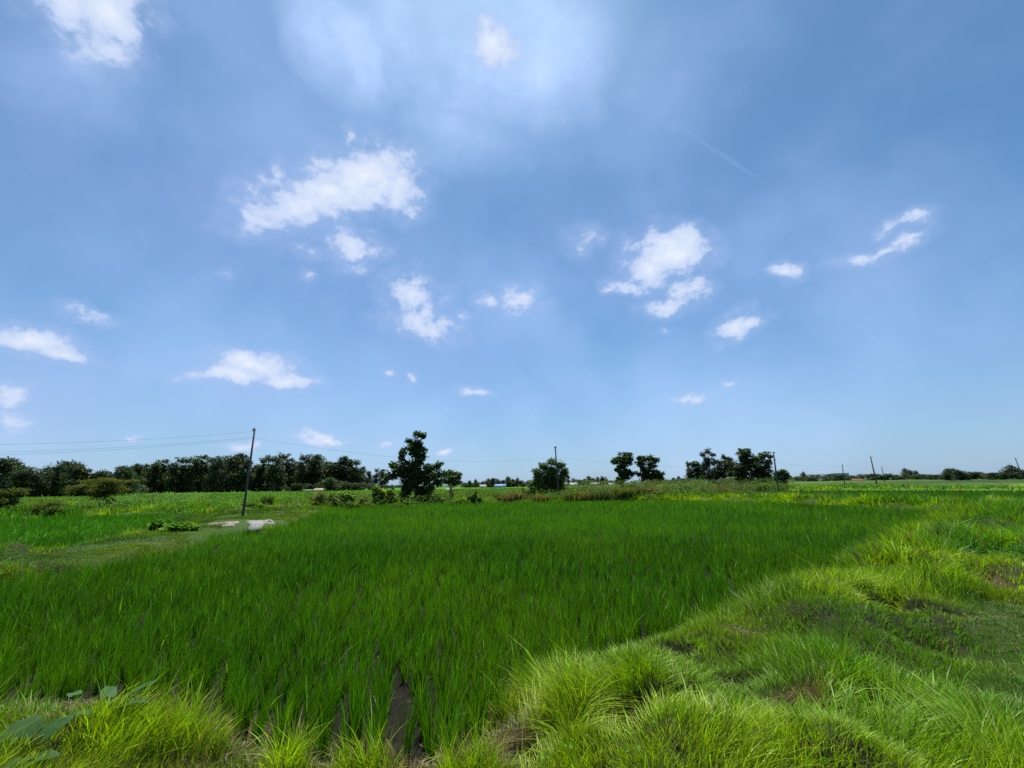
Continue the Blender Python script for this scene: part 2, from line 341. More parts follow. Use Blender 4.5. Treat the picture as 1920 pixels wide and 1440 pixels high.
def plan(X, Y):
    """height and region weights of the ground"""
    R = np.hypot(X, Y)
    d1 = poly_sd(X, Y, PADDY); d2 = poly_sd(X, Y, LPADDY); d3 = poly_sd(X, Y, RPADDY); d5 = poly_sd(X, Y, RPADDY2); d4 = poly_sd(X, Y, LFAR)
    w = 0.12 * (fbm(X * 1.2, Y * 1.2, 31) - .5) * np.clip(R / 5, 1, 4)
    d1 = d1 + w; d = np.minimum(np.minimum(d1, d2), np.minimum(np.minimum(d3, d4), d5))
    out = sstep(-0.05, 0.55, d)
    near = np.clip(30 / np.maximum(R, 1), 0, 1)
    mound = (fbm(X * 1.1, Y * 1.1, 3) - .45) * 0.62 * sstep(.15, 1.1, d)
    path = 1 - sstep(-.1, .5, poly_sd(X, Y, PATH_R)); bl = 1 - sstep(-.1, .4, poly_sd(X, Y, BUND_L))
    flat = np.maximum(path, bl)
    z = out * 0.28 + mound * (1 - .75 * flat) * np.clip(near + .3, 0, 1) * np.clip(R / 3, .35, 1)
    z = z + 0.02 * (fbm(X * 5, Y * 5, 8) - .5) * near
    hole = ell(X, Y, HOLES, True)
    z = z - 0.42 * hole
    # grassed banks that part the far fields on the right
    s = np.sin((Y - X * .12 + 9 * fbm(X / 40, Y / 40, 12)) / 9.0)
    bank = sstep(.45, .9, s) * sstep(60, 95, Y) * sstep(15, 60, X)
    z = z + .45 * bank * (d > 0)
    return z, d, d1, d2, d3, d4, d5, path, bl, hole, ell(X, Y, STRAW), bank
C_MUD = np.array((.013, .0125, .008)); C_SOIL = np.array((.024, .032, .010)); C_TURF = np.array((.085, .14, .018)); C_STRAW = np.array((.32, .22, .11))
C_RICEF = np.array((.05, .15, .012)); C_BANK = np.array((.16, .27, .03))
def build_ground():
    ang = np.concatenate([np.linspace(-72, 72, 620), np.linspace(76, 284, 40)]) * math.pi / 180
    rr = np.concatenate([[0.0], 0.4 * np.exp(np.linspace(0, math.log(3200 / 0.4), 520))])
    A, Rr = np.meshgrid(ang, rr)                      # rows are rings
    X = Rr * np.sin(A); Y = Rr * np.cos(A)
    z, d, d1, d2, d3, d4, d5, path, bl, hole, straw, bank = plan(X, Y)
    R = np.hypot(X, Y)
    far = sstep(20, 70, R)[..., None]
    c = C_SOIL * (1 - far) + C_TURF * (.75 + .5 * fbm(X / 15, Y / 15, 40)[..., None]) * far
    c = c * (1 - .0 * far)
    pad = (d1 < 0.05)[..., None]; c = np.where(pad, C_MUD * (1 - .8 * far) + C_RICEF * .8 * far, c)
    for dd, k in ((d2, .7), (d3, .55), (d5, .55)):
        c = np.where((dd < 0)[..., None], C_RICEF * k, c)
    c = np.where((d4 < 0)[..., None], C_RICEF * np.array((1.5, 1.2, .6)), c)
    c = c * (1 - bank[..., None]) + C_BANK * bank[..., None]
    # far patchwork of paddies: a few broad tones
    pw = vnoise(X / 70 + 3, Y / 28, 77)[..., None]
    ff = sstep(110, 170, R)[..., None] * (d > 0)[..., None]
    c = c * (1 - ff) + (C_RICEF * np.array((.9, .6, 1.2)) * (.5 + .7 * pw) + np.array((.004, .006, .002))) * ff
    st = straw[..., None]; c = c * (1 - st) + C_STRAW * .22 * st
    fl = np.maximum(path, bl)[..., None] * (1 - far); c = c * (1 - .6 * fl) + np.array((.045, .095, .014)) * .6 * fl
    c = c * (1 - .75 * hole[..., None])  # shade of the hollows painted into the soil colour
    nA = len(ang); nR = len(rr)
    idx = np.arange(nA * nR).reshape(nR, nA)
    nxt = np.roll(idx, -1, axis=1)
    q = np.stack([idx[:-1], nxt[:-1], nxt[1:], idx[1:]], -1).reshape(-1, 4)[:, ::-1]
    co = np.stack([X, Y, z], -1).reshape(-1, 3)
    o = mesh_obj('ground', co, None, M_GROUND, c.reshape(-1, 3), quads=q)
    tag(o, 'flat farmland soil with muddy paddies and low earth banks', kind='structure')
build_ground()

# ------------------------------------------------------------------ blades
def blades(mb, P, H, Wd, az, bend, col, segs, face=None, twist=0.0):
    n = len(P)
    if n == 0: return
    if face is None: face = RNG.random(n) * math.pi
    t = np.linspace(0, 1, segs + 1)
    dx, dy = np.cos(az), np.sin(az); fx, fy = np.cos(face), np.sin(face)
    V = np.zeros((n, 2 * segs + 1, 3)); 
    for i, tt in enumerate(t):
        hz = H * (tt - .42 * np.clip(bend, 0, 2) * tt ** 2.2) 
        off = H * bend * tt ** 1.8
        c = np.stack([P[:, 0] + dx * off, P[:, 1] + dy * off, P[:, 2] + hz], 1)
        if i == segs: V[:, 2 * segs] = c
        else:
            w = Wd * (1 - tt) ** .55 * .5 * (1 if i else .7)
            e = np.stack([fx * w, fy * w, np.zeros(n)], 1)
            V[:, 2 * i] = c - e; V[:, 2 * i + 1] = c + e
    k = 2 * segs + 1; f = []
    for i in range(segs - 1):
        a = 2 * i; f += [(a, a + 1, a + 3), (a, a + 3, a + 2)]
    a = 2 * (segs - 1); f.append((a, a + 1, a + 2))
    f = np.array(f)[None] + (np.arange(n) * k)[:, None, None]
    mb.add(V.reshape(-1, 3), f.reshape(-1, 3), np.repeat(col, k, axis=0))

def sector(d0, d1, n, half=62):
    r = np.sqrt(RNG.random(n) * (d1 * d1 - d0 * d0) + d0 * d0); a = (RNG.random(n) * 2 - 1) * rad(half)
    return r * np.sin(a), r * np.cos(a)

# rice: planted in hills along rows
def rice(name, label, poly, hills_spec, hgt, tint, row_az=-14, edge=-0.06, keep=1.0, margin_fn=None):
    mb = MB(); th = rad(row_az)
    ux, uy = math.sin(th), math.cos(th); vx, vy = math.cos(th), -math.sin(th)
    xs = np.array([p[0] for p in poly]); ys = np.array([p[1] for p in poly])
    for d0, d1, rs, hs, nb, seg, wd in hills_spec:
        m = d1 + 1
        I, J = np.meshgrid(np.arange(int(-m / rs) - 1, int(m / rs) + 2), np.arange(int(-m / hs) - 1, int(m / hs) + 2))
        a = I * rs + RNG.normal(0, .036, I.shape) * (1 + d0 / 8) + .09 * (fbm(J * hs / 1.5, I * .7, 51) - .5); b = J * hs + RNG.normal(0, .05, I.shape)
        X = (a * vx + b * ux).ravel(); Y = (a * vy + b * uy).ravel(); I = I.ravel()
        R = np.hypot(X, Y); az = np.arctan2(X, Y)
        k = (R >= d0) & (R < d1) & (np.abs(az) < rad(63)) & (X > xs.min()) & (X < xs.max()) & (Y > ys.min()) & (Y < ys.max())
        X, Y, I = X[k], Y[k], I[k]
        sd = poly_sd(X, Y, poly); k = (sd < -edge) & (RNG.random(len(X)) < keep * .94)
        # planting gaps near the path, opened along whole rows
        gap = (vnoise(I * 1.0 + .5, (X * ux + Y * uy) / .9, 23) > .86) & (sd > -2.4) & (I % 3 == 0)
        k &= ~gap
        X, Y, sd = X[k], Y[k], sd[k]
        z, *_ = plan(X, Y); n = len(X)
        if n == 0: continue
        hh = hgt * (.80 + .32 * fbm(X / 1.7, Y / 1.7, 61)) * (.78 + .42 * RNG.random(n))
        tone = fbm(X / 2.2, Y / 2.2, 62); t2 = RNG.random(n)
        rep = lambda q: np.repeat(q, nb)
        an = RNG.random(n * nb) * 2 * math.pi; rr = np.abs(RNG.normal(0, .020, n * nb))
        px = rep(X) + np.cos(an) * rr; py = rep(Y) + np.sin(an) * rr
        H = rep(hh) * (.55 + .5 * RNG.random(n * nb))
        wind = .9 + .8 * (fbm(px / 3, py / 3, 71) - .5)
        bend = .10 + .22 * RNG.random(n * nb) ** 1.5
        flop = RNG.random(n * nb) < .05; bend = np.where(flop, bend + .45, bend)
        laz = np.where(RNG.random(n * nb) < .35, wind, an)
        g = rep(tone) * .3 + rep(t2) * .32 + RNG.random(n * nb) * .38
        col = np.array(tint)[None] * ((.3 + 1.3 * g ** 1.3) * (1 if d0 < 10 else 1.25))[:, None] * np.stack([.75 + .6 * rep(tone), np.ones(n * nb), np.full(n * nb, 1.)], 1)
        y = (RNG.random(n * nb) < .035)[:, None]; col = np.where(y, np.array((.22, .42, .04)), col)
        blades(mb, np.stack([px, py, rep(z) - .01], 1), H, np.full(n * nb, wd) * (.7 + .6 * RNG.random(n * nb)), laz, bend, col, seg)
    o = mb.build(name, M_RICE); tag(o, label, 'rice crop', kind='stuff'); return o
T_RICE = (.088, .235, .003)
rice('rice_crop', 'deep green young rice filling the large paddy in front', PADDY,
     [(1.5, 8, .175, .13, 34, 3, .0088), (8, 14, .19, .155, 24, 2, .014), (14, 24, .23, .20, 14, 1, .023), (24, 46, .28, .26, 9, 1, .042)], .45, T_RICE)
rice('rice_crop', 'dark green rice in the small paddy left of the slabs', LPADDY,
     [(8, 24, .22, .18, 14, 1, .02), (24, 70, .3, .26, 8, 1, .045)], .42, (.066, .21, .003))
rice('rice_crop', 'dark rice beyond the bright grass bank on the right', RPADDY,
     [(10, 40, .28, .24, 10, 1, .035), (40, 75, .42, .4, 8, 1, .07), (75, 110, .6, .55, 7, 1, .11)], .42, (.06, .175, .005))
rice('rice_crop', 'bright green rice field in front of the dark tree belt', LFAR,
     [(60, 110, .6, .55, 7, 1, .12), (110, 190, 1.0, .9, 6, 1, .2)], .5, (.125, .31, .006))

# wild grass on banks and path
def grass():
    mb = MB()
    bands = [(1.0, 3.6, 8000, 4, .0048), (3.6, 6, 5200, 3, .0055), (6, 10, 2400, 2, .0085), (10, 17, 1200, 2, .015), (17, 30, 480, 1, .028), (30, 60, 130, 1, .06), (60, 130, 11, 1, .13)]
    for d0, d1, dens, seg, wd in bands:
        area = rad(124) / 2 * (d1 * d1 - d0 * d0); n = int(area * dens); per = 14
        nc = n // per
        cx, cy = sector(d0, d1, nc)
        sd1 = poly_sd(cx, cy, PADDY); k = sd1 > -.35; cx, cy = cx[k], cy[k]; nc = len(cx)
        ctone = RNG.random(nc); caz = RNG.random(nc) * 2 * math.pi; chh = .75 + .5 * RNG.random(nc)
        cs = (.03 + .05 * RNG.random(nc)) * max(1, d0 / 8)
        rp = lambda q: np.repeat(q, per)
        X = rp(cx) + RNG.normal(0, 1, nc * per) * rp(cs); Y = rp(cy) + RNG.normal(0, 1, nc * per) * rp(cs)
        z, d, a1, a2, a3, a4, a5, path, bl, hole, straw, bank = plan(X, Y)
        lush = sstep(.35, .65, fbm(X / 1.3, Y / 1.3, 90)); dry = sstep(.58, .78, fbm(X / .9 + 40, Y / .9, 95))
        R = np.hypot(X, Y)
        short = np.maximum(path * (.4 + .6 * sstep(.3, .6, fbm(X / .5, Y / .5, 200))), bl * .9)
        sl = np.min([np.hypot(X - u, (Y - v) * .8) for u, v in SLABS], axis=0)
        keep = (d > -.12 + .2 * RNG.random(len(X))) & (RNG.random(len(X)) > hole * .72) & (RNG.random(len(X)) > .25 * straw)
        
        keep &= sl > .85 + .3 * RNG.random(len(X))
        e = 1e-1
        z2 = plan(X[keep] + e, Y[keep])[0] - z[keep]; z3 = plan(X[keep], Y[keep] + e)[0] - z[keep]
        q = keep
        X, Y, z, d, path, bl, lush, dry, R, short, straw, bank = [v[q] for v in (X, Y, z, d, path, bl, lush, dry, R, short, straw, bank)]
        ct, ca, ch = rp(ctone)[q], rp(caz)[q], rp(chh)[q]; n = len(X)
        H = (.10 + .235 * lush) * ch
        verge = (1 - sstep(-.4, .9, X + .1 * Y)) * (1 - sstep(.5, 1.6, a1[q])) * (R < 9)
        tuft = ell(X, Y, TUFTS)
        H = np.where(verge > .02, H * (1 - verge) + verge * (.055 + .26 * tuft) * (.7 + .6 * RNG.random(n)), H) * (.55 + .6 * RNG.random(n)) * (1 - .45 * short) * (1 - .5 * straw)
        H = H * (1 + .5 * bank) * np.where(R > 25, 1.25, 1)
        tall = RNG.random(n) < .012; H = np.where(tall, H * 1.6, H)
        # leaning: down the mounds, with the clump, and a slow drift of the wind
        wx = np.cos(ca) * .6 - z2 / e * 1.6 + .9 * (fbm(X / 1.1, Y / 1.1, 101) - .5) * 2.4
        wy = np.sin(ca) * .6 - z3 / e * 1.6 + .9 * (fbm(X / 1.1 + 9, Y / 1.1, 104) - .5) * 2.4
        wx += RNG.normal(0, .42, n); wy += RNG.normal(0, .42, n)
        laz = np.arctan2(wy, wx); bend = np.clip(.18 + .38 * np.hypot(wx, wy), .1, 1.25) * (.5 + .7 * RNG.random(n))
        g = (.24 + .44 * ct + .58 * RNG.random(n))
        base = np.array((.17, .38, .012)); dk = np.array((.075, .26, .010)); yl = np.array((.33, .50, .012)); br = np.array((.24, .2, .085))
        H = H * (1 + .35 * sstep(8, 12, R) * (1 - short))
        gm = sstep(.4, .62, fbm(X / 1.9 + 7, Y / 1.9, 120))[:, None]
        ym = sstep(.5, .72, fbm(X / 2.4, Y / 2.4 + 30, 125))[:, None]
        gm = gm * (1 - tuft[:, None]); ym = np.maximum(ym, tuft[:, None])
        # the crest beside the rice gets the yellowest grass colour
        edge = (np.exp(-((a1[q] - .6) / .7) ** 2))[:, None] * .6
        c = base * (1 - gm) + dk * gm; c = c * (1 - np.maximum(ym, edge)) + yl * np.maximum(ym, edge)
        sh = short[:, None]; c = c * (1 - .6 * sh) + np.array((.065, .14, .014)) * .6 * sh
        pr = np.clip(.05 + .10 * dry + .45 * verge * (1 - tuft) + .75 * straw + .10 * short, 0, 1)
        c = np.where((RNG.random(n) < pr)[:, None], br * (.6 + .8 * RNG.random(n))[:, None], c)
        c = c * g[:, None]
        blades(mb, np.stack([X, Y, z - .01], 1), H, wd * (.5 + .8 * RNG.random(n) + 1.1 * (RNG.random(n) < .06)) * (.7 + .6 * (H / .25)), laz, bend, c, seg)
    o = mb.build('grass', M_GRASS); tag(o, 'bright yellow green wild grass over the banks and path', 'grass', kind='stuff')
grass()
def litter():
    mb = MB(); n = 50000; X, Y = sector(1.5, 11, n)
    z, d, a1, _, _, _, _, path, bl, hole, straw, bank = plan(X, Y)
    w = np.clip(.10 + .9 * straw + .7 * (np.abs(a1 - .25) < .4) * (X < .6) + .4 * path + .5 * hole, 0, 1) * np.where(a1 > -.25, 1, .35 * (a1 > -3))
    k = RNG.random(n) < w; X, Y, z = X[k], Y[k], z[k]; n = len(X)
    c = np.array((.30, .24, .12)) * (.35 + .9 * RNG.random((n, 1))); c = np.where(RNG.random((n, 1)) < .3, np.array((.13, .17, .04)), c)
    H = .02 + .03 * RNG.random(n)
    blades(mb, np.stack([X, Y, z + .01 + .03 * RNG.random(n)], 1), H, np.full(n, .006), RNG.random(n) * 6.28, 2 + 3.5 * RNG.random(n), c, 3)
    o = mb.build('dry_litter', M_GRASS); tag(o, 'straw coloured dead grass lying along the rice edge and bare patches', 'dead grass', kind='stuff')
litter()

# ------------------------------------------------------------------ leaves and trees
def leaf_cards(mb, P, size, col, up=.35, aspect=.5, droop=0.0, out=None):
    """small folded leaves: two triangles each side of a midrib"""
    n = len(P)
    d = RNG.normal(0, 1, (n, 3)); d[:, 2] = d[:, 2] * .5 - droop
    if out is not None: d += out * 1.1
    d /= np.linalg.norm(d, axis=1, keepdims=True)
    nn = RNG.normal(0, 1, (n, 3)); nn[:, 2] += up * 4
    s = np.cross(d, nn); s /= np.linalg.norm(s, axis=1, keepdims=True) + 1e-9
    nn = np.cross(s, d)
    sz = size * (.65 + .7 * RNG.random((n, 1)))
    V = np.zeros((n, 5, 3))
    V[:, 0] = P; V[:, 1] = P + d * sz * .5 + s * sz * aspect * .5 + nn * sz * .08; V[:, 2] = P + d * sz - nn * sz * .06
    V[:, 3] = P + d * sz * .5 - s * sz * aspect * .5 + nn * sz * .08; V[:, 4] = P + d * sz * .5 
    f = np.array([(0, 1, 4), (1, 2, 4), (0, 4, 3), (4, 2, 3)])[None] + (np.arange(n) * 5)[:, None, None]
    mb.add(V.reshape(-1, 3), f.reshape(-1, 3), np.repeat(col, 5, axis=0))
def crown_points(blobs, n, sub=9, spread=.33):
    """blobs: (x,y,z,rx,ry,rz); leaf clumps inside each, then leaves about each clump"""
    B = np.array(blobs, float); vol = (B[:, 3] * B[:, 5]) ** 1.0; pr = vol / vol.sum()
    pts = []; outs = []; ton = []
    for b, p in zip(B, pr):
        k = max(8, int(n * p * 1.7)); ns = max(3, int(sub))
        u = RNG.normal(0, 1, (ns, 3)); u /= np.linalg.norm(u, axis=1, keepdims=True)
        u *= (RNG.random((ns, 1)) ** .4) * .86
        ci = RNG.integers(0, ns, k); tn = RNG.random(ns)
        q = u[ci] + RNG.normal(0, spread * .62, (k, 3))
        pts.append(b[:3] + q * b[3:6]); outs.append(q); ton.append(tn[ci])
    return np.concatenate(pts), np.concatenate(outs), np.concatenate(ton)
def make_tree(name, label, cat, blobs_w, base, n, leaf, tint, trunk_r=.12, group=None, sub=9, aspect=.5, mat=None, stems=1, droop=0., bark=(.09, .075, .06), spread=.33, crown='crown', trunk='trunk'):
    root = empty(name, base); tag(root, label, cat, group)
    bx = np.array(base)
    bl = [(b[0] - bx[0], b[1] - bx[1], b[2] - bx[2], b[3], b[4], b[5]) for b in blobs_w]
    P, O, T = crown_points(bl, n, sub, spread)
    P[:, 2] = np.maximum(P[:, 2], .03)
    mb = MB()
    g = .5 + .8 * T + .5 * RNG.random(len(P))
    leaf_cards(mb, P, leaf, np.array(tint)[None] * g[:, None] * np.stack([.85 + .4 * T, np.ones(len(T)), np.ones(len(T))], 1), aspect=aspect, droop=droop, out=O * .6)
    mb.build(crown, mat or M_LEAF, root)
    tb = MB(); cen = np.array([b[:3] for b in bl]); top = cen[cen[:, 2].argmax()]; H = top[2]
    mid = np.average(cen[:, :2], axis=0)
    for s in range(stems):
        o = np.array((random.uniform(-1, 1), random.uniform(-1, 1))) * trunk_r * 3 * (stems > 1)
        pth = []; k = 7
        for i in range(k):
            t = i / (k - 1); w = t * t
            p = np.array([mid[0] * min(1, t * 1.4) * (1 - w) + top[0] * w + o[0] * (1 + t), mid[1] * t * (1 - w) + top[1] * w + o[1], H * .97 * t - .05])
            p[:2] += np.array((random.uniform(-1, 1), random.uniform(-1, 1))) * H * .018 * (0 < i)
            pth.append(p)
        tb.tube(pth, [trunk_r * (1 - .85 * i / (k - 1)) * (1.35 if i == 0 else 1) for i in range(k)], 8, bark)
    for c in cen:
        if c[2] < .12 * H: continue
        t = max(.08, min(.9, (c[2] / H) * .72)); f = t * (k - 1); i = int(f); a = pth[i] * (1 - f + i) + pth[min(i + 1, k - 1)] * (f - i)
        m = (a + c) / 2 + np.array((0, 0, .06 * H * random.uniform(-.5, 1)))
        tb.tube([a, m, c + (c - m) * .3], [trunk_r * .38 * (1 - t * .6), trunk_r * .24 * (1 - t * .6), trunk_r * .06], 5, bark)
    tb.build(trunk, M_BARK, root)
    return root
def px_tree(name, label, cat, D, base_px, blobs_px, n, leaf, tint, thick=.9, **kw):
    """blobs measured on the photograph, set at their own distance with real depth"""
    bl = []
    for px, py, rx, ry in blobs_px:
        p, s = at_depth(px, py, D)
        j = random.uniform(-.5, .5) * rx * s * .9
        bl.append((p[0], p[1] + j, p[2], rx * s * 1.0, max(rx, ry) * s * thick, ry * s * 1.06))
    b, s = at_depth(base_px[0], base_px[1], D)
    z = float(plan(np.array([b[0]]), np.array([D * 1.0]))[0][0])
    return make_tree(name, label, cat, bl, (float(b[0]), float(D), z - .02), n, leaf, tint, **kw)

px_tree('broadleaf_tree', 'tallest dark broadleaf tree with a narrow top rising behind the middle of the paddy', 'tree', 43, (782, 940),
        [(784, 817, 8, 7), (796, 818, 6, 5), (774, 829, 11, 9), (785, 832, 9, 7), (774, 843, 16, 8), (758, 846, 7, 5), (794, 845, 6, 3), (779, 857, 17, 9), (751, 860, 8, 7), (790, 861, 10, 7), (758, 872, 14, 9), (738, 873, 9, 6), (779, 875, 19, 12),
         (740, 889, 12, 9), (760, 889, 17, 11), (779, 895, 21, 14), (804, 876, 13, 8), (818, 876, 9, 7), (827, 870, 4, 3), (811, 889, 15, 10), (827, 889, 8, 6), (804, 903, 16, 11), (821, 903, 9, 6), (761, 910, 11, 11), (779, 915, 17, 13), (800, 921, 13, 12), (760, 927, 8, 8), (786, 932, 11, 7), (797, 936, 9, 5), (726, 896, 8, 4)],
        8500, .26, (.042, .075, .016), trunk_r=.17, sub=8, aspect=.62, spread=.36)
px_tree('broadleaf_tree', 'small pale-stemmed tree with tufted crown just right of the tallest tree', 'tree', 60, (845, 925),
        [(838, 889, 9, 6), (850, 888, 9, 5), (860, 892, 6, 5), (846, 897, 12, 6), (835, 900, 8, 6), (856, 901, 8, 6), (845, 907, 10, 5)], 1800, .28, (.05, .085, .025), trunk_r=.09)
px_tree('feathery_tree', 'round feathery green tree standing behind the middle leaning pole', 'tree', 46.5, (1032, 935),
        [(1035, 866, 11, 6), (1020, 873, 11, 7), (1050, 873, 11, 7), (1005, 882, 7, 5), (1033, 880, 18, 10), (1059, 883, 8, 6), (1013, 890, 13, 10), (1035, 893, 20, 12), (1055, 893, 11, 10), (1013, 905, 13, 12), (1035, 908, 20, 14), (1053, 908, 10, 12), (1000, 907, 8, 8), (997, 921, 8, 8), (1027, 922, 17, 8)],
        9500, .26, (.075, .13, .022), trunk_r=.13, aspect=.28, droop=.5, sub=10)
px_tree('broadleaf_tree', 'left one of the two dark trees standing side by side behind the weeds', 'tree', 66, (1168, 912),
        [(1172, 853, 11, 5), (1155, 862, 9, 5), (1152, 868, 6, 3), (1168, 863, 14, 7), (1179, 862, 7, 5), (1170, 873, 12, 7), (1160, 880, 7, 4), (1170, 887, 12, 7), (1182, 890, 6, 4), (1168, 898, 12, 7), (1163, 904, 8, 5)], 4200, .3, (.035, .065, .018), trunk_r=.13, aspect=.6)
px_tree('broadleaf_tree', 'right one of the two dark trees, with a forked top and spreading lower limbs', 'tree', 66, (1216, 912),
        [(1201, 861, 8, 5), (1217, 860, 10, 4), (1228, 863, 7, 4), (1207, 868, 12, 5), (1220, 873, 9, 4), (1204, 877, 6, 3), (1213, 883, 12, 5), (1197, 888, 6, 4), (1229, 883, 6, 3), (1207, 893, 14, 7), (1223, 895, 15, 7), (1237, 890, 7, 5), (1237, 901, 8, 6), (1218, 903, 15, 6)], 4600, .3, (.035, .065, .018), trunk_r=.14, aspect=.6)
px_tree('broadleaf_tree', 'largest dark dense tree of the right cluster, just left of the third pole', 'tree', 80, (1410, 912),
        [(1398, 843, 9, 4), (1390, 851, 12, 6), (1405, 850, 9, 6), (1437, 851, 9, 3), (1443, 856, 5, 3), (1428, 856, 9, 5), (1400, 864, 18, 10), (1420, 861, 13, 7), (1437, 867, 9, 6), (1390, 877, 15, 9), (1409, 879, 20, 11), (1428, 879, 14, 9), (1400, 893, 19, 9), (1376, 888, 12, 9), (1422, 892, 17, 8), (1440, 892, 9, 6), (1410, 903, 24, 6), (1385, 896, 12, 9), (1442, 900, 12, 6)], 10500, .34, (.032, .06, .018), trunk_r=.2, aspect=.6)
px_tree('broadleaf_tree', 'tall narrow tree with drooping crown at the left of the right cluster', 'tree', 82, (1328, 912),
        [(1328, 845, 8, 4), (1319, 853, 5, 5), (1336, 851, 5, 4), (1328, 862, 10, 8), (1338, 866, 4, 7), (1324, 875, 14, 9), (1330, 886, 15, 9), (1322, 897, 18, 8), (1340, 899, 14, 7)], 5600, .3, (.04, .065, .025), trunk_r=.14, droop=.4, aspect=.35)
px_tree('broadleaf_tree', 'low dark bushy tree at the left end of the right cluster', 'tree', 84, (1298, 912),
        [(1302, 868, 8, 4), (1292, 871, 5, 5), (1302, 879, 12, 9), (1291, 885, 8, 9), (1304, 892, 14, 8), (1300, 901, 18, 7), (1314, 885, 10, 8)], 4200, .3, (.04, .062, .025), trunk_r=.12)
px_tree('broadleaf_tree', 'tree with knobbly twin tops in the middle of the right cluster', 'tree', 82, (1358, 912),
        [(1358, 858, 5, 5), (1368, 861, 6, 4), (1347, 868, 5, 6), (1362, 870, 12, 6), (1356, 879, 12, 8), (1371, 876, 12, 9), (1358, 891, 17, 9), (1375, 897, 16, 9), (1348, 884, 10, 8)], 5200, .3, (.045, .065, .03), trunk_r=.13)
px_tree('sapling', 'short leafy tree just right of the third leaning pole', 'tree', 66, (1462, 918),
        [(1467, 884, 7, 4), (1461, 890, 8, 5), (1474, 892, 6, 5), (1456, 896, 7, 4), (1469, 900, 9, 5)], 1800, .28, (.05, .085, .02), trunk_r=.08)
def D_of(px, py): return at(px, py, .25)[1]
px_tree('umbrella_bush', 'wide flat-topped bush with olive canopy and dark underside left of the leaning pole', 'bush', 36, (196, 945),
        [(194, 901, 30, 5), (167, 909, 18, 6), (229, 903, 24, 4), (205, 911, 30, 7), (248, 902, 10, 3), (136, 917, 13, 8), (216, 921, 17, 6), (178, 922, 15, 6), (200, 914, 28, 8), (196, 926, 20, 9), (193, 937, 14, 8), (206, 906, 26, 7), (198, 920, 24, 8), (192, 930, 15, 8), (163, 949, 13, 4), (150, 912, 12, 6)], 6500, .12, (.075, .095, .014), trunk_r=.08, stems=3, mat=M_SHRUB, crown='foliage', trunk='stem')
px_tree('bush', 'ragged green bush cut by the left edge of the photo', 'bush', 30, (15, 955),
        [(25, 924, 18, 7), (6, 928, 16, 8), (25, 938, 14, 9), (6, 944, 14, 8), (-20, 935, 18, 12)], 3000, .13, (.05, .085, .014), trunk_r=.06, stems=3, mat=M_SHRUB, crown='foliage', trunk='stem')
px_tree('bush', 'low dark round bush between the edge bush and the flat-topped bush', 'bush', 30, (95, 962),
        [(80, 955, 22, 9), (110, 957, 20, 8), (95, 950, 18, 6)], 2200, .12, (.05, .08, .012), trunk_r=.05, stems=3, mat=M_SHRUB, crown='foliage', trunk='stem')

# palms in the right cluster
def palm(label, D, px, py, hgt, nf, length, lift):
    p, s = at_depth(px, py, D); root = empty('palm', (p[0], D, .2)); tag(root, label, 'palm')
    mb = MB(); mb.tube([(0, 0, -.1), (.05, 0, hgt * .5), (0, 0, hgt)], [.16, .13, .11], 8, (.1, .08, .06)); mb.build('trunk', M_BARK, root)
    for i in range(nf):
        a = i * 2.399; fm = MB(); el = random.uniform(lift - .5, lift + .5); ln = length * random.uniform(.8, 1.1)
        pts = []
        for k in range(9):
            t = k / 8; r = ln * t; zz = math.sin(el) * r - .35 * ln * t * t * t
            pts.append(np.array((math.cos(a) * math.cos(el) * r, math.sin(a) * math.cos(el) * r, hgt + zz)))
        fm.tube(pts, [.025 * (1 - .8 * k / 8) for k in range(9)], 4, (.06, .09, .02))
        sd = np.array((-math.sin(a), math.cos(a), 0))
        V = []; Fc = []; 
        for k in range(1, 9):
            for q in (0, .33, .66):
                b = pts[k - 1] * (1 - q) + pts[k] * q; w = .5 * ln * math.sin(math.pi * min(1, .15 + .8 * (k + q) / 9)) * .5
                dr = (pts[k] - pts[k - 1]); dr /= np.linalg.norm(dr)
                for sgn in (-1, 1):
                    tip = b + sd * sgn * w + dr * w * .6 - np.array((0, 0, w * .35)); j = len(V)
                    V += [b - dr * .04, b + dr * .04, tip]; Fc.append((j, j + 1, j + 2))
        fm.add(V, Fc, (.045, .075, .03)); fm.build('frond', M_LEAF, root)
palm('spiky palm with arching fronds low in the middle of the right cluster', 74, 1366, 905, 1.2, 26, 2.4, .55)
palm('small spiky palm at the far left foot of the right cluster', 80, 1284, 910, 1.2, 14, 2.0, .75)

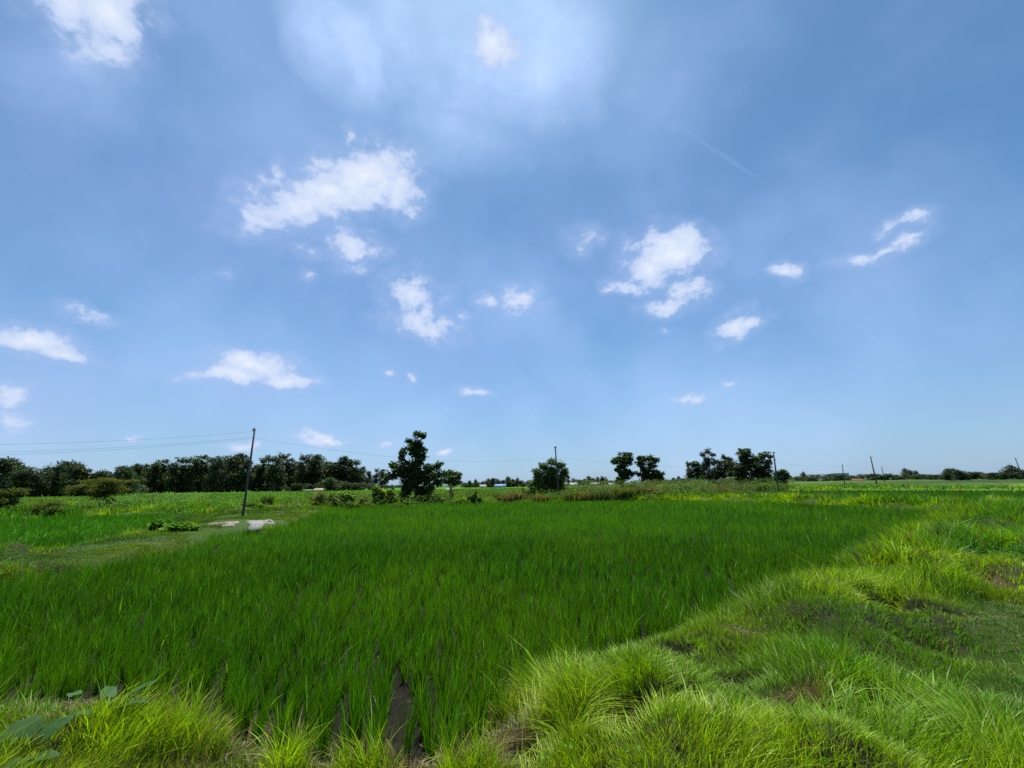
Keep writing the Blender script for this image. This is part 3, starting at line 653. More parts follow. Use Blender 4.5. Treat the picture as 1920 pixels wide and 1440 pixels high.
# ------------------------------------------------------------------ distant trees: prototypes, then copies
def copy_tree(o, parent=None):
    c = o.copy(); COL.objects.link(c); c.parent = parent
    for ch in o.children: copy_tree(ch, c)
    return c
def proto_tree(name, kind, seed):
    random.seed(seed)
    H = 1.0; bl = []
    if kind == 'euc':     # tall trunk, airy stacked crown
        for i in range(15):
            t = random.random() ** .8; z = .3 + .6 * t; r = .27 * (1 - .5 * t) * random.uniform(.6, 1.2)
            a = random.random() * 6.28; o = .15 * (1 - .55 * t) * random.random()
            bl.append((math.cos(a) * o, math.sin(a) * o, z, r * .8, r * .8, r * .62))
        for i in range(6): bl.append((random.uniform(-.16, .16), random.uniform(-.14, .14), random.uniform(.06, .34), .14, .14, .13))
        n, lf, tint = 3000, .036, (.024, .046, .013)
    elif kind == 'round':
        for i in range(13):
            a = random.random() * 6.28; o = random.random() * .42; z = random.uniform(.08, .85) * (1 - .35 * o)
            bl.append((math.cos(a) * o, math.sin(a) * o, z * .9, .3, .3, .22))
        n, lf, tint = 2600, .06, (.028, .048, .02)
    else:                 # 'low' understorey bush
        for i in range(9):
            bl.append((random.uniform(-.8, .8), random.uniform(-.4, .4), random.uniform(.15, .7), .3, .3, .22))
        n, lf, tint = 1200, .08, (.03, .055, .02)
    t = make_tree(name, None, None, bl, (0, 0, 0), n, lf, tint, trunk_r=.022 if kind != 'low' else .03, sub=6, aspect=.55)
    return t
PROTO = {k: [proto_tree(nm, k, 40 + i) for i in range(m)] for k, nm, m in (('euc', 'eucalyptus_tree', 5), ('round', 'distant_tree', 4), ('low', 'distant_bush', 3))}
USED = set()
def place(kind, px, top_py, D, label, cat, group, wid=1.0, zb=.1, idx=None):
    i = random.randrange(len(PROTO[kind])) if idx is None else idx
    src = PROTO[kind][i]
    p, s = at_depth(px, top_py, D); h = p[2] - zb
    if (kind, i) not in USED: USED.add((kind, i)); o = src
    else: o = copy_tree(src)
    o.location = (p[0], D, zb); o.rotation_euler = (0, 0, random.uniform(0, 6.28)); o.scale = (h * wid, h * wid, h / .98)
    o['label'] = label; o['category'] = cat; o['group'] = group
    return o
ORD = ['first', 'second', 'third', 'fourth', 'fifth', 'sixth', 'seventh', 'eighth', 'ninth', 'tenth', 'eleventh', 'twelfth', 'thirteenth', 'fourteenth', 'fifteenth', 'sixteenth', 'seventeenth', 'eighteenth', 'nineteenth', 'twentieth',
       'twenty-first', 'twenty-second', 'twenty-third', 'twenty-fourth', 'twenty-fifth', 'twenty-sixth', 'twenty-seventh', 'twenty-eighth', 'twenty-ninth', 'thirtieth', 'thirty-first', 'thirty-second', 'thirty-third', 'thirty-fourth', 'thirty-fifth', 'thirty-sixth']
random.seed(3)
# belt right of x = 250 (tops measured on the photo)
belt = [(262, 866), (278, 862), (296, 862), (312, 852), (328, 861), (342, 857), (357, 857), (371, 858), (384, 843), (398, 856), (412, 852), (427, 851), (441, 847), (455, 846), (468, 858), (482, 866), (494, 858), (507, 854), (520, 856), (533, 850), (546, 850), (558, 857), (570, 852), (582, 848), (594, 848), (606, 857), (618, 857), (632, 858), (645, 851), (658, 858), (670, 862), (681, 872), (693, 881), (706, 878), (719, 874)]
for i, (x, y) in enumerate(belt):
    side = 'left of the leaning pole' if x < 465 else 'right of the leaning pole'
    k = sum(1 for b in belt if (b[0] < 465) == (x < 465) and abs(b[0] - 465) < abs(x - 465))
    place('euc', x, y, random.uniform(196, 215) + (i % 2) * 9, 'tall dark eucalyptus in the far tree belt, %s crown %s' % (ORD[k], side), 'tree', 'eucalyptus trees of the far belt', random.uniform(.85, 1.35))
# second rank fills the belt
for i, x in enumerate(range(268, 700, 18)):
    place('euc', x + random.uniform(-5, 5), random.uniform(869, 879) + max(0, (x - 660) * .25), 236, 'dark eucalyptus in the hidden rear rank of the far tree belt', 'tree', 'rear rank of the far tree belt', 2.0)
# trees at the left edge, nearer and looser
lt = [(-20, 852), (8, 849), (30, 850), (52, 866), (74, 873), (92, 872), (112, 871), (130, 856), (148, 862), (168, 872), (190, 876), (208, 873), (228, 870), (244, 868)]
for i, (x, y) in enumerate(lt):
    place('round' if i % 3 else 'euc', x, y, random.uniform(128, 150), 'dark tree at the left end of the tree belt, %s from the photo\'s left edge' % ORD[i], 'tree', 'looser trees at the left end of the belt', .75 if i % 3 else 1.3)
for i, x in enumerate(range(-30, 262, 20)):
    place('low', x, random.uniform(892, 899), 150, 'dark undergrowth bush below the left end of the tree belt', 'bush', 'undergrowth below the left trees', 1.1)
# understorey of the belt
us = [(552, 903), (566, 904), (612, 895), (628, 892), (646, 898), (668, 903), (676, 900), (700, 905), (736, 908), (752, 908), (595, 905), (640, 905)]
for i, (x, y) in enumerate(us):
    place('low', x, y, 190, 'small rounded bush at the foot of the far belt, %s right of the leaning pole' % ORD[i], 'bush', 'bushes at the foot of the belt', random.uniform(.9, 1.3))
for i, x in enumerate(range(264, 740, 22)):
    place('low', x, random.uniform(904, 908), 225, 'dark shadowed undergrowth between the far belt trunks', 'bush', 'undergrowth between the belt trunks', 1.3)
# village tree groups
def row(kind, pts, D, label, group, wid=.8):
    for i, (x, y) in enumerate(pts): place(kind, x, y, random.uniform(D * .93, D * 1.07), label % ORD[i], 'tree', group, wid * random.uniform(.6, 1.25))
row('round', [(873, 904), (880, 899), (892, 896), (904, 902), (916, 893), (924, 894), (934, 894), (944, 898), (953, 890), (962, 895), (970, 895), (978, 902), (992, 897), (1000, 896)], 260, 'distant dark tree behind the blue-roofed shed, %s counting from its row\'s left end', 'trees behind the blue-roofed shed')
row('round', [(1066, 898), (1075, 893), (1086, 897), (1095, 896), (1104, 892), (1112, 893), (1120, 891), (1128, 889), (1137, 895), (1146, 899), (1156, 897)], 290, 'distant dark tree behind the white village houses, %s from the round feathery tree', 'trees behind the white village houses')
row('round', [(1250, 896), (1262, 894), (1272, 892), (1282, 895)], 330, 'faint distant tree between the paired trees and the right cluster, %s from the left', 'faint trees left of the right cluster')
row('round', [(1482, 890), (1492, 891), (1505, 886), (1520, 893), (1532, 889), (1545, 893), (1556, 892), (1600, 891), (1612, 893)], 420, 'low distant tree between the third and fourth poles, %s counting from the third', 'low trees between the third and fourth poles')
row('euc', [(1506, 884), (1536, 888)], 400, 'slender distant tree poking above the low trees, %s right of the third pole', 'slender distant trees')
row('round', [(1626, 887), (1636, 886), (1648, 888), (1662, 889), (1672, 891), (1682, 890), (1696, 877), (1706, 881), (1717, 878), (1724, 888), (1736, 893)], 330, 'distant dark tree beside and right of the fourth pole, %s from that pole', 'trees right of the fourth pole')
row('round', [(1744, 889), (1754, 889), (1764, 890), (1774, 878), (1784, 875), (1794, 877), (1804, 879), (1816, 882), (1828, 884), (1840, 888), (1850, 891)], 210, 'dark tree of the humped clump near the right edge, %s from its left end', 'humped clump near the right edge', 1.0)
row('round', [(1858, 884), (1868, 884), (1880, 882), (1892, 871), (1902, 872), (1912, 876), (1925, 874), (1940, 880)], 180, 'dark tree at the right edge around the farthest leaning pole, %s from the left', 'trees at the right edge', 1.0)
for i, x in enumerate(range(1478, 1960, 13)):
    place('low', x + random.uniform(-4, 4), random.uniform(887.5, 893) - (x - 1480) * .012, random.uniform(270, 330), 'low dark far hedge bush along the right horizon', 'bush', 'low bushes along the right horizon', random.uniform(1.4, 2.6))
for i, x in enumerate(list(range(868, 1000, 11)) + list(range(1066, 1165, 11)) + list(range(1244, 1290, 11))):
    place('low', x + random.uniform(-3, 3), (901 if x < 1000 else 899 if x < 1200 else 897) + random.uniform(-2, 2), random.uniform(265, 285), 'low dark bush filling the far village tree row', 'bush', 'low bushes filling the village tree rows', random.uniform(1.3, 2.2))
for kk in PROTO:
    for i, s in enumerate(PROTO[kk]):
        if (kk, i) not in USED: 
            for c in list(s.children): bpy.data.objects.remove(c)
            bpy.data.objects.remove(s)

# ------------------------------------------------------------------ shrubs and weeds along the far bank
def shrub(px, base_py, w, h, kind, label, tint, n=900, leaf=.09, name=None, cat='shrub', group=None):
    x, D = at(px, base_py, .25); p, s = at_depth(px, base_py, D)
    z = float(plan(np.array([x]), np.array([D]))[0][0])
    w *= s; h *= s
    nm = name or {'leafy': 'leafy_shrub', 'reed': 'reed_clump', 'broad': 'broadleaf_weed'}[kind]
    if kind == 'reed':
        mb = MB(); m = n; r = np.abs(RNG.normal(0, .35, m)) * w; a = RNG.random(m) * 6.283
        P = np.stack([np.cos(a) * r, np.sin(a) * r * .7, np.zeros(m)], 1)
        col = np.array(tint)[None] * (.6 + .8 * RNG.random((m, 1)))
        blades(mb, P, h * (.55 + .5 * RNG.random(m)), np.full(m, .0016 * D), a, .2 + .45 * RNG.random(m), col, 3)
        o = mb.build(nm, M_GRASS); o.location = (x, D, z); tag(o, label, cat, group); return o
    bl = []
    k = 9 if kind == 'leafy' else 7
    for i in range(k):
        bl.append((x + random.uniform(-.6, .6) * w, D + random.uniform(-.3, .3) * w, z + h * random.uniform(.15, .8), w * .3, w * .3, h * .22))
    return make_tree(nm, label, cat, bl, (x, D, z), n, leaf, tint, trunk_r=.02, stems=4, mat=M_SHRUB, sub=6, aspect=.45 if kind == 'leafy' else .75, bark=(.09, .1, .04), crown='foliage', trunk='stem', group=group)
G1 = (.09, .16, .03); G2 = (.13, .22, .05); G3 = (.06, .11, .025); BR = (.17, .16, .07); OL = (.13, .16, .05)
random.seed(21)
SHR = [
 (500, 952, 12, 22, 'reed', 'dark upright grass tuft just right of the leaning pole', G3, 500, .1),
 (602, 950, 34, 28, 'leafy', 'tangled olive weed heap, left end of the weed bank', (.11, .145, .05), 1800, .12),
 (640, 948, 28, 30, 'broad', 'pale broad-leaved weed standing in the left of the weed bank', G2, 900, .2),
 (660, 951, 20, 16, 'leafy', 'low dark weed under the pale broad-leaved weed', G3, 900, .11),
 (686, 947, 22, 22, 'leafy', 'mid green weed between the weed heap and the banana-like plant', OL, 1000, .12),
 (712, 945, 16, 32, 'broad', 'tall banana-like weed with big upright leaves left of the tallest tree', G2, 600, .32),
 (731, 944, 12, 27, 'broad', 'second, shorter banana-like weed against the tallest tree', G1, 450, .28),
 (745, 950, 20, 12, 'leafy', 'dark low weed under the tallest tree, left side', G3, 900, .11),
 (770, 945, 22, 12, 'leafy', 'green weed skirt at the foot of the tallest tree', G1, 900, .11),
 (815, 942, 22, 16, 'leafy', 'green weed right of the foot of the tallest tree', G2, 900, .12),
 (845, 940, 10, 32, 'leafy', 'thin sapling with a small top beside the tallest tree', G3, 350, .14),
 (858, 942, 24, 12, 'leafy', 'dark low weed at the foot of the thin sapling', G3, 900, .1),
 (886, 943, 10, 30, 'broad', 'stout green post-like weed standing alone on the far bank', G1, 500, .16),
 (897, 942, 10, 16, 'broad', 'small weed leaning on the stout post-like weed', G3, 400, .15),
 (926, 938, 18, 18, 'reed', 'thin upright weeds left of the reddish-brown tuft', G1, 500, .1),
 (948, 940, 24, 14, 'reed', 'reddish-brown dry tuft on the far bank', (.13, .11, .055), 700, .1),
 (970, 939, 24, 18, 'reed', 'pale grassy tuft left of the feathery tree', BR, 800, .1),
 (990, 938, 16, 26, 'broad', 'dark leafy weed at the left foot of the feathery tree', G3, 700, .16),
 (1014, 939, 22, 14, 'reed', 'pale yellow grass at the foot of the feathery tree', BR, 800, .1),
 (1078, 938, 30, 24, 'reed', 'tall olive reeds right of the middle pole', OL, 1200, .1),
 (1100, 938, 28, 26, 'reed', 'brownish tall reeds, second clump right of the middle pole', BR, 1200, .1),
 (1124, 938, 26, 28, 'reed', 'dark olive reed clump, third right of the middle pole', (.09, .12, .045), 1200, .1),
 (1146, 937, 24, 22, 'broad', 'dark pointed-leaved weed below the left paired tree', G1, 800, .15),
 (1170, 937, 26, 28, 'reed', 'tall pale reeds in front of the left paired tree', OL, 1200, .1),
 (1194, 936, 26, 30, 'reed', 'dark brown-green reed clump between the paired trees', (.1, .115, .05), 1300, .1),
 (1222, 935, 32, 28, 'reed', 'broad brownish reed clump below the right paired tree', BR, 1400, .1),
 (1250, 933, 34, 26, 'leafy', 'bright green rounded weed mound right of the paired trees', G2, 1500, .11),
 (1276, 932, 34, 24, 'leafy', 'rough green weed mound left of the right cluster', G1, 1400, .11),
 (1304, 928, 34, 26, 'leafy', 'pale green shrub in front of the low bushy tree', G2, 1300, .12),
 (1332, 926, 34, 24, 'leafy', 'pale green shrub in front of the narrow drooping tree', OL, 1300, .12),
 (1352, 925, 24, 18, 'reed', 'reddish dry weed mound below the palm', (.15, .12, .07), 900, .1),
 (1322, 930, 18, 7, 'broad', 'flat grey-green big-leaved weed on the bank by the right paddy', (.12, .16, .09), 260, .24),
 (1380, 921, 26, 14, 'reed', 'dry brown weeds below the largest tree of the right cluster', BR, 900, .1),
 (1398, 916, 26, 22, 'leafy', 'light bushy weed below the largest dark tree', OL, 1000, .12),
 (1428, 921, 20, 18, 'reed', 'bright rounded grass tuft left of the third pole', G2, 1000, .1),
 (1456, 921, 18, 26, 'leafy', 'ragged green climber growing around the foot of the third pole', G1, 900, .11),
 (1480, 918, 24, 18, 'leafy', 'leafy weed right of the third pole', G2, 800, .12),
 (1500, 920, 14, 10, 'leafy', 'small tuft on the bank between the third and fourth poles', G1, 500, .1),
 (1506, 948, 22, 14, 'reed', 'dark tussock on the far edge of the main paddy', (.05, .12, .015), 1500, .1),
 (1562, 949, 24, 11, 'reed', 'second dark tussock on the far paddy edge', (.055, .13, .015), 1200, .1),
 (1712, 955, 16, 10, 'reed', 'small dark tussock at the right far corner of the paddy', (.055, .12, .015), 900, .1),
 (1800, 921, 10, 7, 'reed', 'reddish tuft on the far right bank', (.15, .09, .05), 400, .1),
 (280, 940, 14, 18, 'leafy', 'spindly pale weed right of the flat-topped bush', (.09, .14, .07), 500, .13),
 (262, 935, 12, 26, 'leafy', 'tall ragged weed touching the flat-topped bush', (.06, .1, .05), 600, .14),
 (300, 936, 12, 14, 'leafy', 'small pale weed, second right of the flat-topped bush', (.09, .14, .07), 400, .13),
 (378, 943, 22, 12, 'leafy', 'leafy mound on the slope left of the leaning pole', G2, 700, .12),
 (430, 947, 20, 10, 'leafy', 'green mound just left of the leaning pole', G1, 700, .11),
 (545, 948, 18, 12, 'leafy', 'brownish low weed between the leaning pole and the weed heap', OL, 700, .1),
 (310, 1000, 34, 20, 'broad', 'broad-leaved creeper patch on the bund left of the slabs', (.1, .22, .03), 900, .17),
 (350, 998, 22, 12, 'broad', 'smaller creeper patch beside the slabs', (.12, .24, .03), 500, .15),
 (235, 957, 46, 9, 'leafy', 'long low weed ridge darkened as if shadowed, below the flat-topped bush', G3, 900, .1),  # low weeds added here for shadowed ridges; the shade is in their tint
 (318, 953, 50, 10, 'leafy', 'low matted weeds darkened as if shadowed on the slope right of the flat-topped bush', (.07, .15, .03), 1000, .1),
 (405, 957, 40, 9, 'leafy', 'low weed mat darkened as if shadowed left of the leaning pole foot', G3, 800, .1),
 (478, 955, 30, 9, 'leafy', 'low weeds darkened as if shadowed directly behind the largest slab', G3, 700, .1),
 (525, 957, 34, 9, 'leafy', 'low brownish weed mat at the far left corner of the main paddy', OL, 700, .1),
 (1745, 1045, 60, 36, 'reed', 'dark green grass tussock on the right bank beyond the rice corner', (.05, .17, .012), 2600, .05),
]
for s in SHR: shrub(*s)
# filler vegetation nobody could count, on the weed bank and the left slope
def cover(name, label, poly_px, n, h, tint, leaf, z=.25):
    poly = W(poly_px, z); xs = [p[0] for p in poly]; ys = [p[1] for p in poly]
    X = RNG.uniform(min(xs), max(xs), n * 5); Y = RNG.uniform(min(ys), max(ys), n * 5)
    k = poly_sd(X, Y, poly) < 0; X, Y = X[k][:n], Y[k][:n]
    zz = plan(X, Y)[0]; hh = h * (.06 + 1.4 * sstep(.36, .68, fbm(X / 2.6, Y / 1.6, 140)))
    P = np.stack([X, Y, zz + hh * RNG.random(len(X)) ** .6], 1); T = sstep(.3, .7, fbm(X / 1.6, Y / 1.1, 150))
    mb = MB(); leaf_cards(mb, P, leaf, np.array(tint)[None] * (.2 + .9 * T + .4 * RNG.random(len(X)))[:, None], aspect=.6)
    o = mb.build(name, M_SHRUB); tag(o, label, 'ground cover', kind='stuff')
cover('ground_cover', 'tangle of low weeds along the bank behind the main paddy', [(545, 957), (620, 950), (780, 945), (1060, 940), (1060, 928), (780, 932), (620, 938), (545, 943)], 30000, .7, (.10, .17, .035), .15)
cover('ground_cover', 'taller weed thicket under the paired trees and the right cluster', [(1060, 939), (1290, 937), (1340, 929), (1480, 921), (1480, 915), (1340, 917), (1290, 920), (1060, 927)], 52000, 1.25, (.085, .135, .03), .17)
cover('ground_cover', 'creeping leafy weeds rolling over the slope left of the pole', [(150, 965), (300, 960), (440, 962), (560, 950), (560, 936), (400, 935), (250, 936), (200, 945), (130, 955)], 30000, .75, (.10, .21, .035), .13)
cover('ground_cover', 'rough weeds at the left behind the small paddy', [(-200, 975), (0, 970), (150, 964), (200, 945), (130, 938), (0, 942), (-200, 950)], 12000, .5, (.085, .125, .03), .12)

cover('ground_cover', 'small leafy weeds scattered through the bright grass on the near bank', [(880, 1440), (1000, 1290), (1290, 1180), (1560, 1080), (1680, 1050), (1780, 1200), (1800, 1500), (900, 1500)], 2600, .10, (.08, .19, .02), .026, .3)
# ------------------------------------------------------------------ poles and wires
POLES = {}
def pole(key, label, base_px, top_px, D, r, extras=()):
    b, s = at_depth(*base_px, D); t, _ = at_depth(*top_px, D)
    z = float(plan(np.array([b[0]]), np.array([D]))[0][0]) - .15
    root = empty('utility_pole', (b[0], D, z)); tag(root, label, 'pole', 'utility poles')
    off = np.array([t[0] - b[0], 0, t[2] - z])
    mb = MB(); mb.tube([(0, 0, -.2), off * .5, off], [r * 1.15, r, r * .8], 10, (.085, .085, .085)); mb.build('shaft', M_POLE, root)
    for f, ln in extras:
        q = off * f; cb = MB(); cb.box(-ln, ln, -.03, .03, -.03, .03, (.1, .09, .08)); a = cb.build('cross_bracket', M_POLE, root); a.location = (q[0], q[1] - r - .035, q[2])
        for sx in (-1, 1):
            ib = MB(); ib.tube([(0, 0, 0), (0, 0, .05), (0, 0, .1), (0, 0, .14)], [.02, .04, .03, .02], 8, (.35, .33, .3)); ins = ib.build('insulator', M_POLE, root)
            ins.location = (q[0] + sx * ln * .8, q[1] - r - .035, q[2] + .032)
    POLES[key] = (np.array([b[0], D, z]), off)
    return root
pole('a', 'nearest leaning pole, tilted right, standing by the concrete slabs', (455, 968), (478, 803), at(455, 968, .25)[1], .065, ((.97, .05), (.50, .2)))
pole('b', 'straight dark pole in front of the round feathery tree', (1048, 934), (1041, 837), 45, .085, ((.97, .12),))
pole('c', 'leaning pole at the right side of the right tree cluster', (1459, 919), (1450, 847), 62, .11, ((.97, .14), (.8, .16)))
pole('d', 'thin small pole standing before the distant blue building', (1583, 906), (1579, 871), 115, .11, ((.93, .25),))
pole('e', 'tilted pole standing alone on the far right bank', (1645, 912), (1632, 856), 86, .12, ((.97, .2),))
pole('f', 'small distant pole just right of the tilted lone pole', (1659, 903), (1653, 875), 150, .12, ((.93, .3),))
pole('g', 'farthest leaning pole among the trees at the right edge', (1915, 884), (1903, 858), 150, .13, ((.93, .3),))
def wire(label, p0, p1, sag, r=.009):
    mb = MB(); pts = []
    for i in range(33):
        t = i / 32; p = p0 * (1 - t) + p1 * t; p = p.copy(); p[2] -= 4 * sag * t * (1 - t); pts.append(p)
    mb.tube(pts, [r] * 33, 5); o = mb.build('overhead_wire', M_WIRE); tag(o, label, 'wire', 'overhead wires')
def pt(key, f): b, o = POLES[key]; return b + o * f
A_ = pt('a', .975)
left = lambda px, py: at_depth(px, py, 17.0)[0]
wire('highest wire running left from the tip of the nearest pole', pt('a', .965), left(-420, 832), .35, .0045)
wire('middle wire running left from the nearest pole', pt('a', .90), left(-420, 850), .35, .0045)
wire('lowest wire running left from the nearest pole', pt('a', .885), left(-420, 857), .35, .0045)
wire('sagging wire from the nearest pole across to the middle pole', pt('a', .89), pt('b', .80), .9, .005)
wire('wire from the middle pole down toward the third pole', pt('b', .80), pt('c', .75), .9, .006)
wire('wire from the third pole to the tilted lone pole', pt('c', .75), pt('e', .85), .9, .007)

# ------------------------------------------------------------------ sheds and houses far off
def house(name, label, px, base_py, w_px, wall_px, roof_px, D, wall, roof, style='gable', rz=.1, nwin=2, cat='house'):
    p, s = at_depth(px, base_py, D); w = w_px * s; hw = wall_px * s; hr = roof_px * s; dp = min(w * .6, 7)
    root = empty(name, (p[0], D, .1), rz); tag(root, label, cat)
    mb = MB(); mb.box(-w / 2, w / 2, 0, dp, 0, hw, wall)
    if style == 'gable':
        mb.add([(-w / 2, 0, hw), (-w / 2, dp, hw), (-w / 2, dp / 2, hw + hr * .93), (w / 2, 0, hw), (w / 2, dp, hw), (w / 2, dp / 2, hw + hr * .93)], [(0, 1, 2), (3, 5, 4)], wall)
    mb.build('wall', M_WALL, root)
    rb = MB(); o = .3
    if style == 'gable':
        for sg in (0, 1):
            y0 = -o if sg == 0 else dp + o; V = []
            k = hr / (dp / 2)
            for x in (-w / 2 - o, w / 2 + o):
                for y, zz in ((y0, hw - k * o), (dp / 2, hw + hr)):
                    V += [(x, y, zz), (x, y, zz + .08)]
            rb.add(V, [(1, 3, 7), (1, 7, 5), (0, 6, 2), (0, 4, 6), (0, 1, 5), (0, 5, 4), (0, 2, 3), (0, 3, 1), (4, 5, 7), (4, 7, 6)], roof)
    else:
        rb.box(-w / 2 - o, w / 2 + o, -o, dp + o, hw + .01, hw + max(hr, .15), roof)
    rb.build('roof', M_ROOF, root)
    db = MB(); db.box(-.45, .45, -.05, -.01, 0.02, min(2, hw * .8), (.08, .06, .05)); db.build('door', M_WALL, root)
    for i in range(nwin):
        xx = -w / 2 + w * (i + .5) / nwin
        if abs(xx) < .9: xx += 1.3
        if hw < 1.2: continue
        wb = MB(); ww = min(.5, w * .1); wb.box(xx - ww, xx + ww, -.045, -.008, hw * .45, hw * .8, (.03, .035, .04)); wb.build('window', M_WALL, root)
    return root
WH = (.62, .62, .6)
house('shed', 'low white-sided shed under the far belt, left half of the pair', 578, 918, 18, 2.4, 1.4, 178, (.5, .48, .42), (.6, .58, .52), 'flat', 0, 2, 'shed')
house('shed', 'low shed with tan sloping roof touching the white-sided shed', 598, 916, 18, 2.2, 3.0, 180, (.28, .22, .15), (.45, .36, .22), 'gable', 0, 2, 'shed')
house('house', 'tiny pale blue-roofed hut just right of the tallest tree', 844, 913, 10, 3.2, 2.6, 110, (.25, .27, .3), (.5, .56, .65), 'gable', .1, 1, 'hut')
house('house', 'small white-gabled house left of the blue-roofed shed', 906, 913, 10, 2.5, 3.0, 235, (.5, .5, .48), (.55, .53, .5), 'gable', .3, 1)
house('shed', 'long low shed with bright blue roof before the village trees', 938, 913, 20, 2.8, 3.0, 235, (.3, .35, .42), (.16, .32, .62), 'gable', 0, 4, 'shed')
house('house', 'white house with pitched roof right of the middle pole', 1076, 909, 14, 2.8, 3.2, 250, WH, (.7, .7, .7), 'gable', .1, 2)
house('house', 'wide white house in the middle of the village row', 1116, 908, 15, 3.0, 2.4, 260, WH, (.66, .66, .64), 'gable', -.1, 3)
house('house', 'small white house nearest the paired trees', 1147, 907, 9, 2.4, 2.0, 260, WH, (.6, .55, .5), 'gable', .2, 1)
house('house', 'long pale house left of the right cluster', 1258, 905, 22, 2.5, 2.2, 300, (.5, .48, .45), (.45, .42, .4), 'gable', 0, 4)
house('building', 'large blue-grey block with flat roof behind the thin small pole', 1583, 902, 23, 13, 1.0, 420, (.16, .22, .34), (.12, .2, .36), 'flat', .05, 6, 'building')
house('building', 'small dark square block left of the blue-grey block', 1564, 902, 8, 12, .8, 420, (.1, .09, .11), (.08, .08, .1), 'flat', 0, 2, 'building')
house('house', 'long white building at the foot of the blue-grey block', 1600, 902, 26, 4, 1.2, 330, (.5, .5, .5), (.4, .4, .4), 'flat', 0, 5)
house('house', 'red-brown roofed house between the small pole and the tilted pole', 1612, 902, 20, 2, 2.6, 280, (.25, .14, .11), (.24, .1, .07), 'gable', 0, 3)
house('house', 'pale low house right of the third pole', 1549, 903, 16, 3, 1.6, 330, (.42, .42, .44), (.4, .4, .42), 'gable', 0, 3)

# ------------------------------------------------------------------ concrete slabs by the pole
def slab(label, pts_px, th, tint=(.42, .4, .36), name='concrete_slab', ring=False):
    zg = .2
    for _ in range(4):
        P = [at(*p, zg + th) for p in pts_px]; c = np.mean(P, axis=0)
        zg = float(plan(np.array([c[0]]), np.array([c[1]]))[0][0])
    x, y = float(c[0]), float(c[1]); n = len(P); zt = zg + th
    out = []
    for i in range(n):            # chipped outline
        a = np.array(P[i]); b = np.array(P[(i + 1) % n])
        for k in range(5):
            q = a + (b - a) * k / 5; q = q + RNG.normal(0, .02, 2) * (k > 0); out.append(q - c)
    V = [(q[0], q[1], zt) for q in out] + [(q[0] * 1.01, q[1] * 1.01, zg - .08) for q in out]; m = len(out); Fc = []
    if ring:
        V += [(q[0] * .62, q[1] * .62, zt) for q in out] + [(q[0] * .62, q[1] * .62, zg - .06) for q in out]
        for i in range(m):
            j = (i + 1) % m; Fc += [(i, j, j + m), (i, j + m, i + m), (i, 2 * m + i, 2 * m + j), (i, 2 * m + j, j), (2 * m + i, 3 * m + i, 3 * m + j), (2 * m + i, 3 * m + j, 2 * m + j)]
    else:
        V.append((0, 0, zt + .01)); 
        for i in range(m):
            j = (i + 1) % m; Fc += [(i, j, 2 * m), (i, i + m, j + m), (i, j + m, j)]
    mb = MB(); mb.add(V, Fc, tint); o = mb.build(name, M_CONC); o.location = (x, y, 0); tag(o, label, 'slab' if not ring else 'frame', 'broken concrete by the pole'); return o
slab('largest pale concrete slab right of the pole foot', [(461, 977), (490, 974), (502, 979), (488, 988), (466, 991), (470, 984)], .035, (.21, .205, .19))
slab('long thin brownish slab left of the pole foot', [(388, 981), (436, 977), (446, 979), (432, 984), (398, 986)], .03, (.22, .18, .14))
slab('small square concrete frame with a hollow middle, nearest the rice', [(436, 991), (451, 989), (456, 994), (440, 997)], .06, (.25, .25, .22), 'concrete_frame', True)
slab('thin pale slab strip left of the small hollow frame', [(410, 998), (436, 996), (438, 999), (414, 1001)], .03, (.22, .2, .17))
slab('short upright-edged concrete frame at the slabs\' right end', [(494, 975), (508, 973), (516, 979), (504, 981)], .06, (.22, .22, .2), 'concrete_frame', True)
slab('narrow pale kerb piece just behind the long brownish slab', [(434, 976), (446, 974.5), (449, 976.5), (437, 978.5)], .05, (.25, .25, .22))

# ------------------------------------------------------------------ broad-leaved plants in the near left corner
def heart_leaf(mb, o, yaw, tilt, L_, Wd, col):
    """a broad blade with a folded midrib, notched at the stalk"""
    nx, ny = 13, 7; V = []; Fc = []
    cy, sy = math.cos(yaw), math.sin(yaw); ct, st = math.cos(tilt), math.sin(tilt)
    for i in range(nx):
        t = i / (nx - 1); w = Wd * (math.sin(math.pi * min(1, .12 + .88 * t) ** .75) ** .8 if t < 1 else 0)
        for j in range(ny):
            u = (j / (ny - 1)) * 2 - 1
            lx = L_ * (t - .22 * (abs(u) ** 1.5) * (1 - t)); ly = u * w
            lz = .18 * abs(u) * w - .28 * L_ * t * t + .02 * L_ * math.sin(9 * t + 3 * u)
            a, b = lx * ct - lz * -st, lx * st + lz * ct
            V.append((o[0] + a * cy - ly * sy, o[1] + a * sy + ly * cy, o[2] + b))
    for i in range(nx - 1):
        for j in range(ny - 1):
            a = i * ny + j; Fc += [(a, a + 1, a + ny + 1), (a, a + ny + 1, a + ny)]
    mb.add(V, Fc, col)
def mat_taro():
    m = mat_leaf('broad_leaf_blade', .22, .6, .2, (1.1, 1.4, .4)); return m
M_TARO = mat_taro()
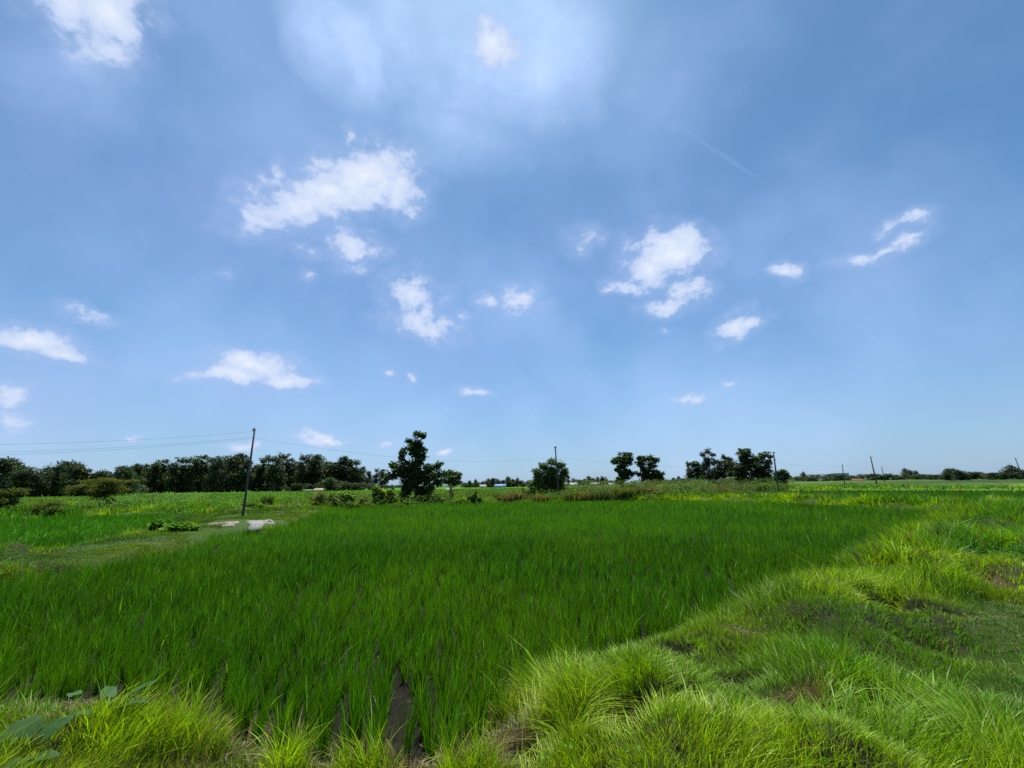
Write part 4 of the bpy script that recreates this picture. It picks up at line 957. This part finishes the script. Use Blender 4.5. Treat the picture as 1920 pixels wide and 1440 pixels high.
def taro(label, px, py, leaves, col):
    x, y = at(px, py, .3); z = float(plan(np.array([x]), np.array([y]))[0][0])
    root = empty('broadleaf_plant', (x, y, z)); tag(root, label, 'plant', 'broad-leaved plants in the corner')
    for (dx, dy, h, yaw, tilt, ln, wd) in leaves:
        st = MB(); st.tube([(0, 0, -.02), (dx * .35, dy * .35, h * .6), (dx, dy, h)], [.009, .007, .005], 6, (.09, .15, .04)); so = st.build('stalk', M_TARO, root)
        lb = MB(); heart_leaf(lb, (dx, dy, h), yaw, tilt, ln, wd, col); lb.build('leaf', M_TARO, root)
taro('broad grey-green leaves of the plant in the bottom left corner', -40, 1530, [(.0, .10, .13, 1.9, .6, .17, .085), (.12, .12, .13, 1.2, .5, .16, .07), (-.1, .05, .1, 3.2, .2, .2, .09), (.16, .0, .06, .6, .25, .17, .07), (.1, -.05, .08, 5.4, .1, .2, .08)], (.025, .075, .012))
taro('plant with narrow dark leaves between the corner plant and the yellow grass', 190, 1420, [(.04, .06, .12, .7, .5, .2, .04), (-.08, .06, .12, 2.4, .3, .2, .04), (.10, .0, .1, .1, .3, .16, .035), (-.08, -.05, .08, 3.6, .2, .16, .035)], (.03, .09, .015))
taro('plant with a raised leaf against the edge of the rice at lower left', 110, 1345, [(.05, .04, .16, 2.6, .1, .14, .04), (-.06, 0, .1, 3.3, .3, .18, .04), (.08, -.03, .09, .3, .2, .14, .035), (0, -.08, .08, 4.6, .1, .16, .035)], (.04, .10, .03))

# dry stick on the right path
sx, sy = at(1790, 1087, .3); sz = float(plan(np.array([sx]), np.array([sy]))[0][0])
root = MB(); root.tube([(-.32, .1, .02), (-.1, .03, .07), (.1, -.02, .05), (.35, -.1, .03)], [.012, .018, .016, .008], 6, (.2, .13, .09)); root.tube([(-.1, .03, .07), (-.25, .16, .13), (-.36, .22, .12)], [.01, .008, .004], 5, (.2, .13, .09)); root.tube([(.05, 0, .05), (.2, .08, .1), (.3, .09, .08)], [.01, .007, .003], 5, (.2, .13, .09))
o = root.build('dry_stick', M_BARK); o.location = (sx, sy, sz + .03); tag(o, 'forked dry reddish stick lying on the right grass path', 'stick')
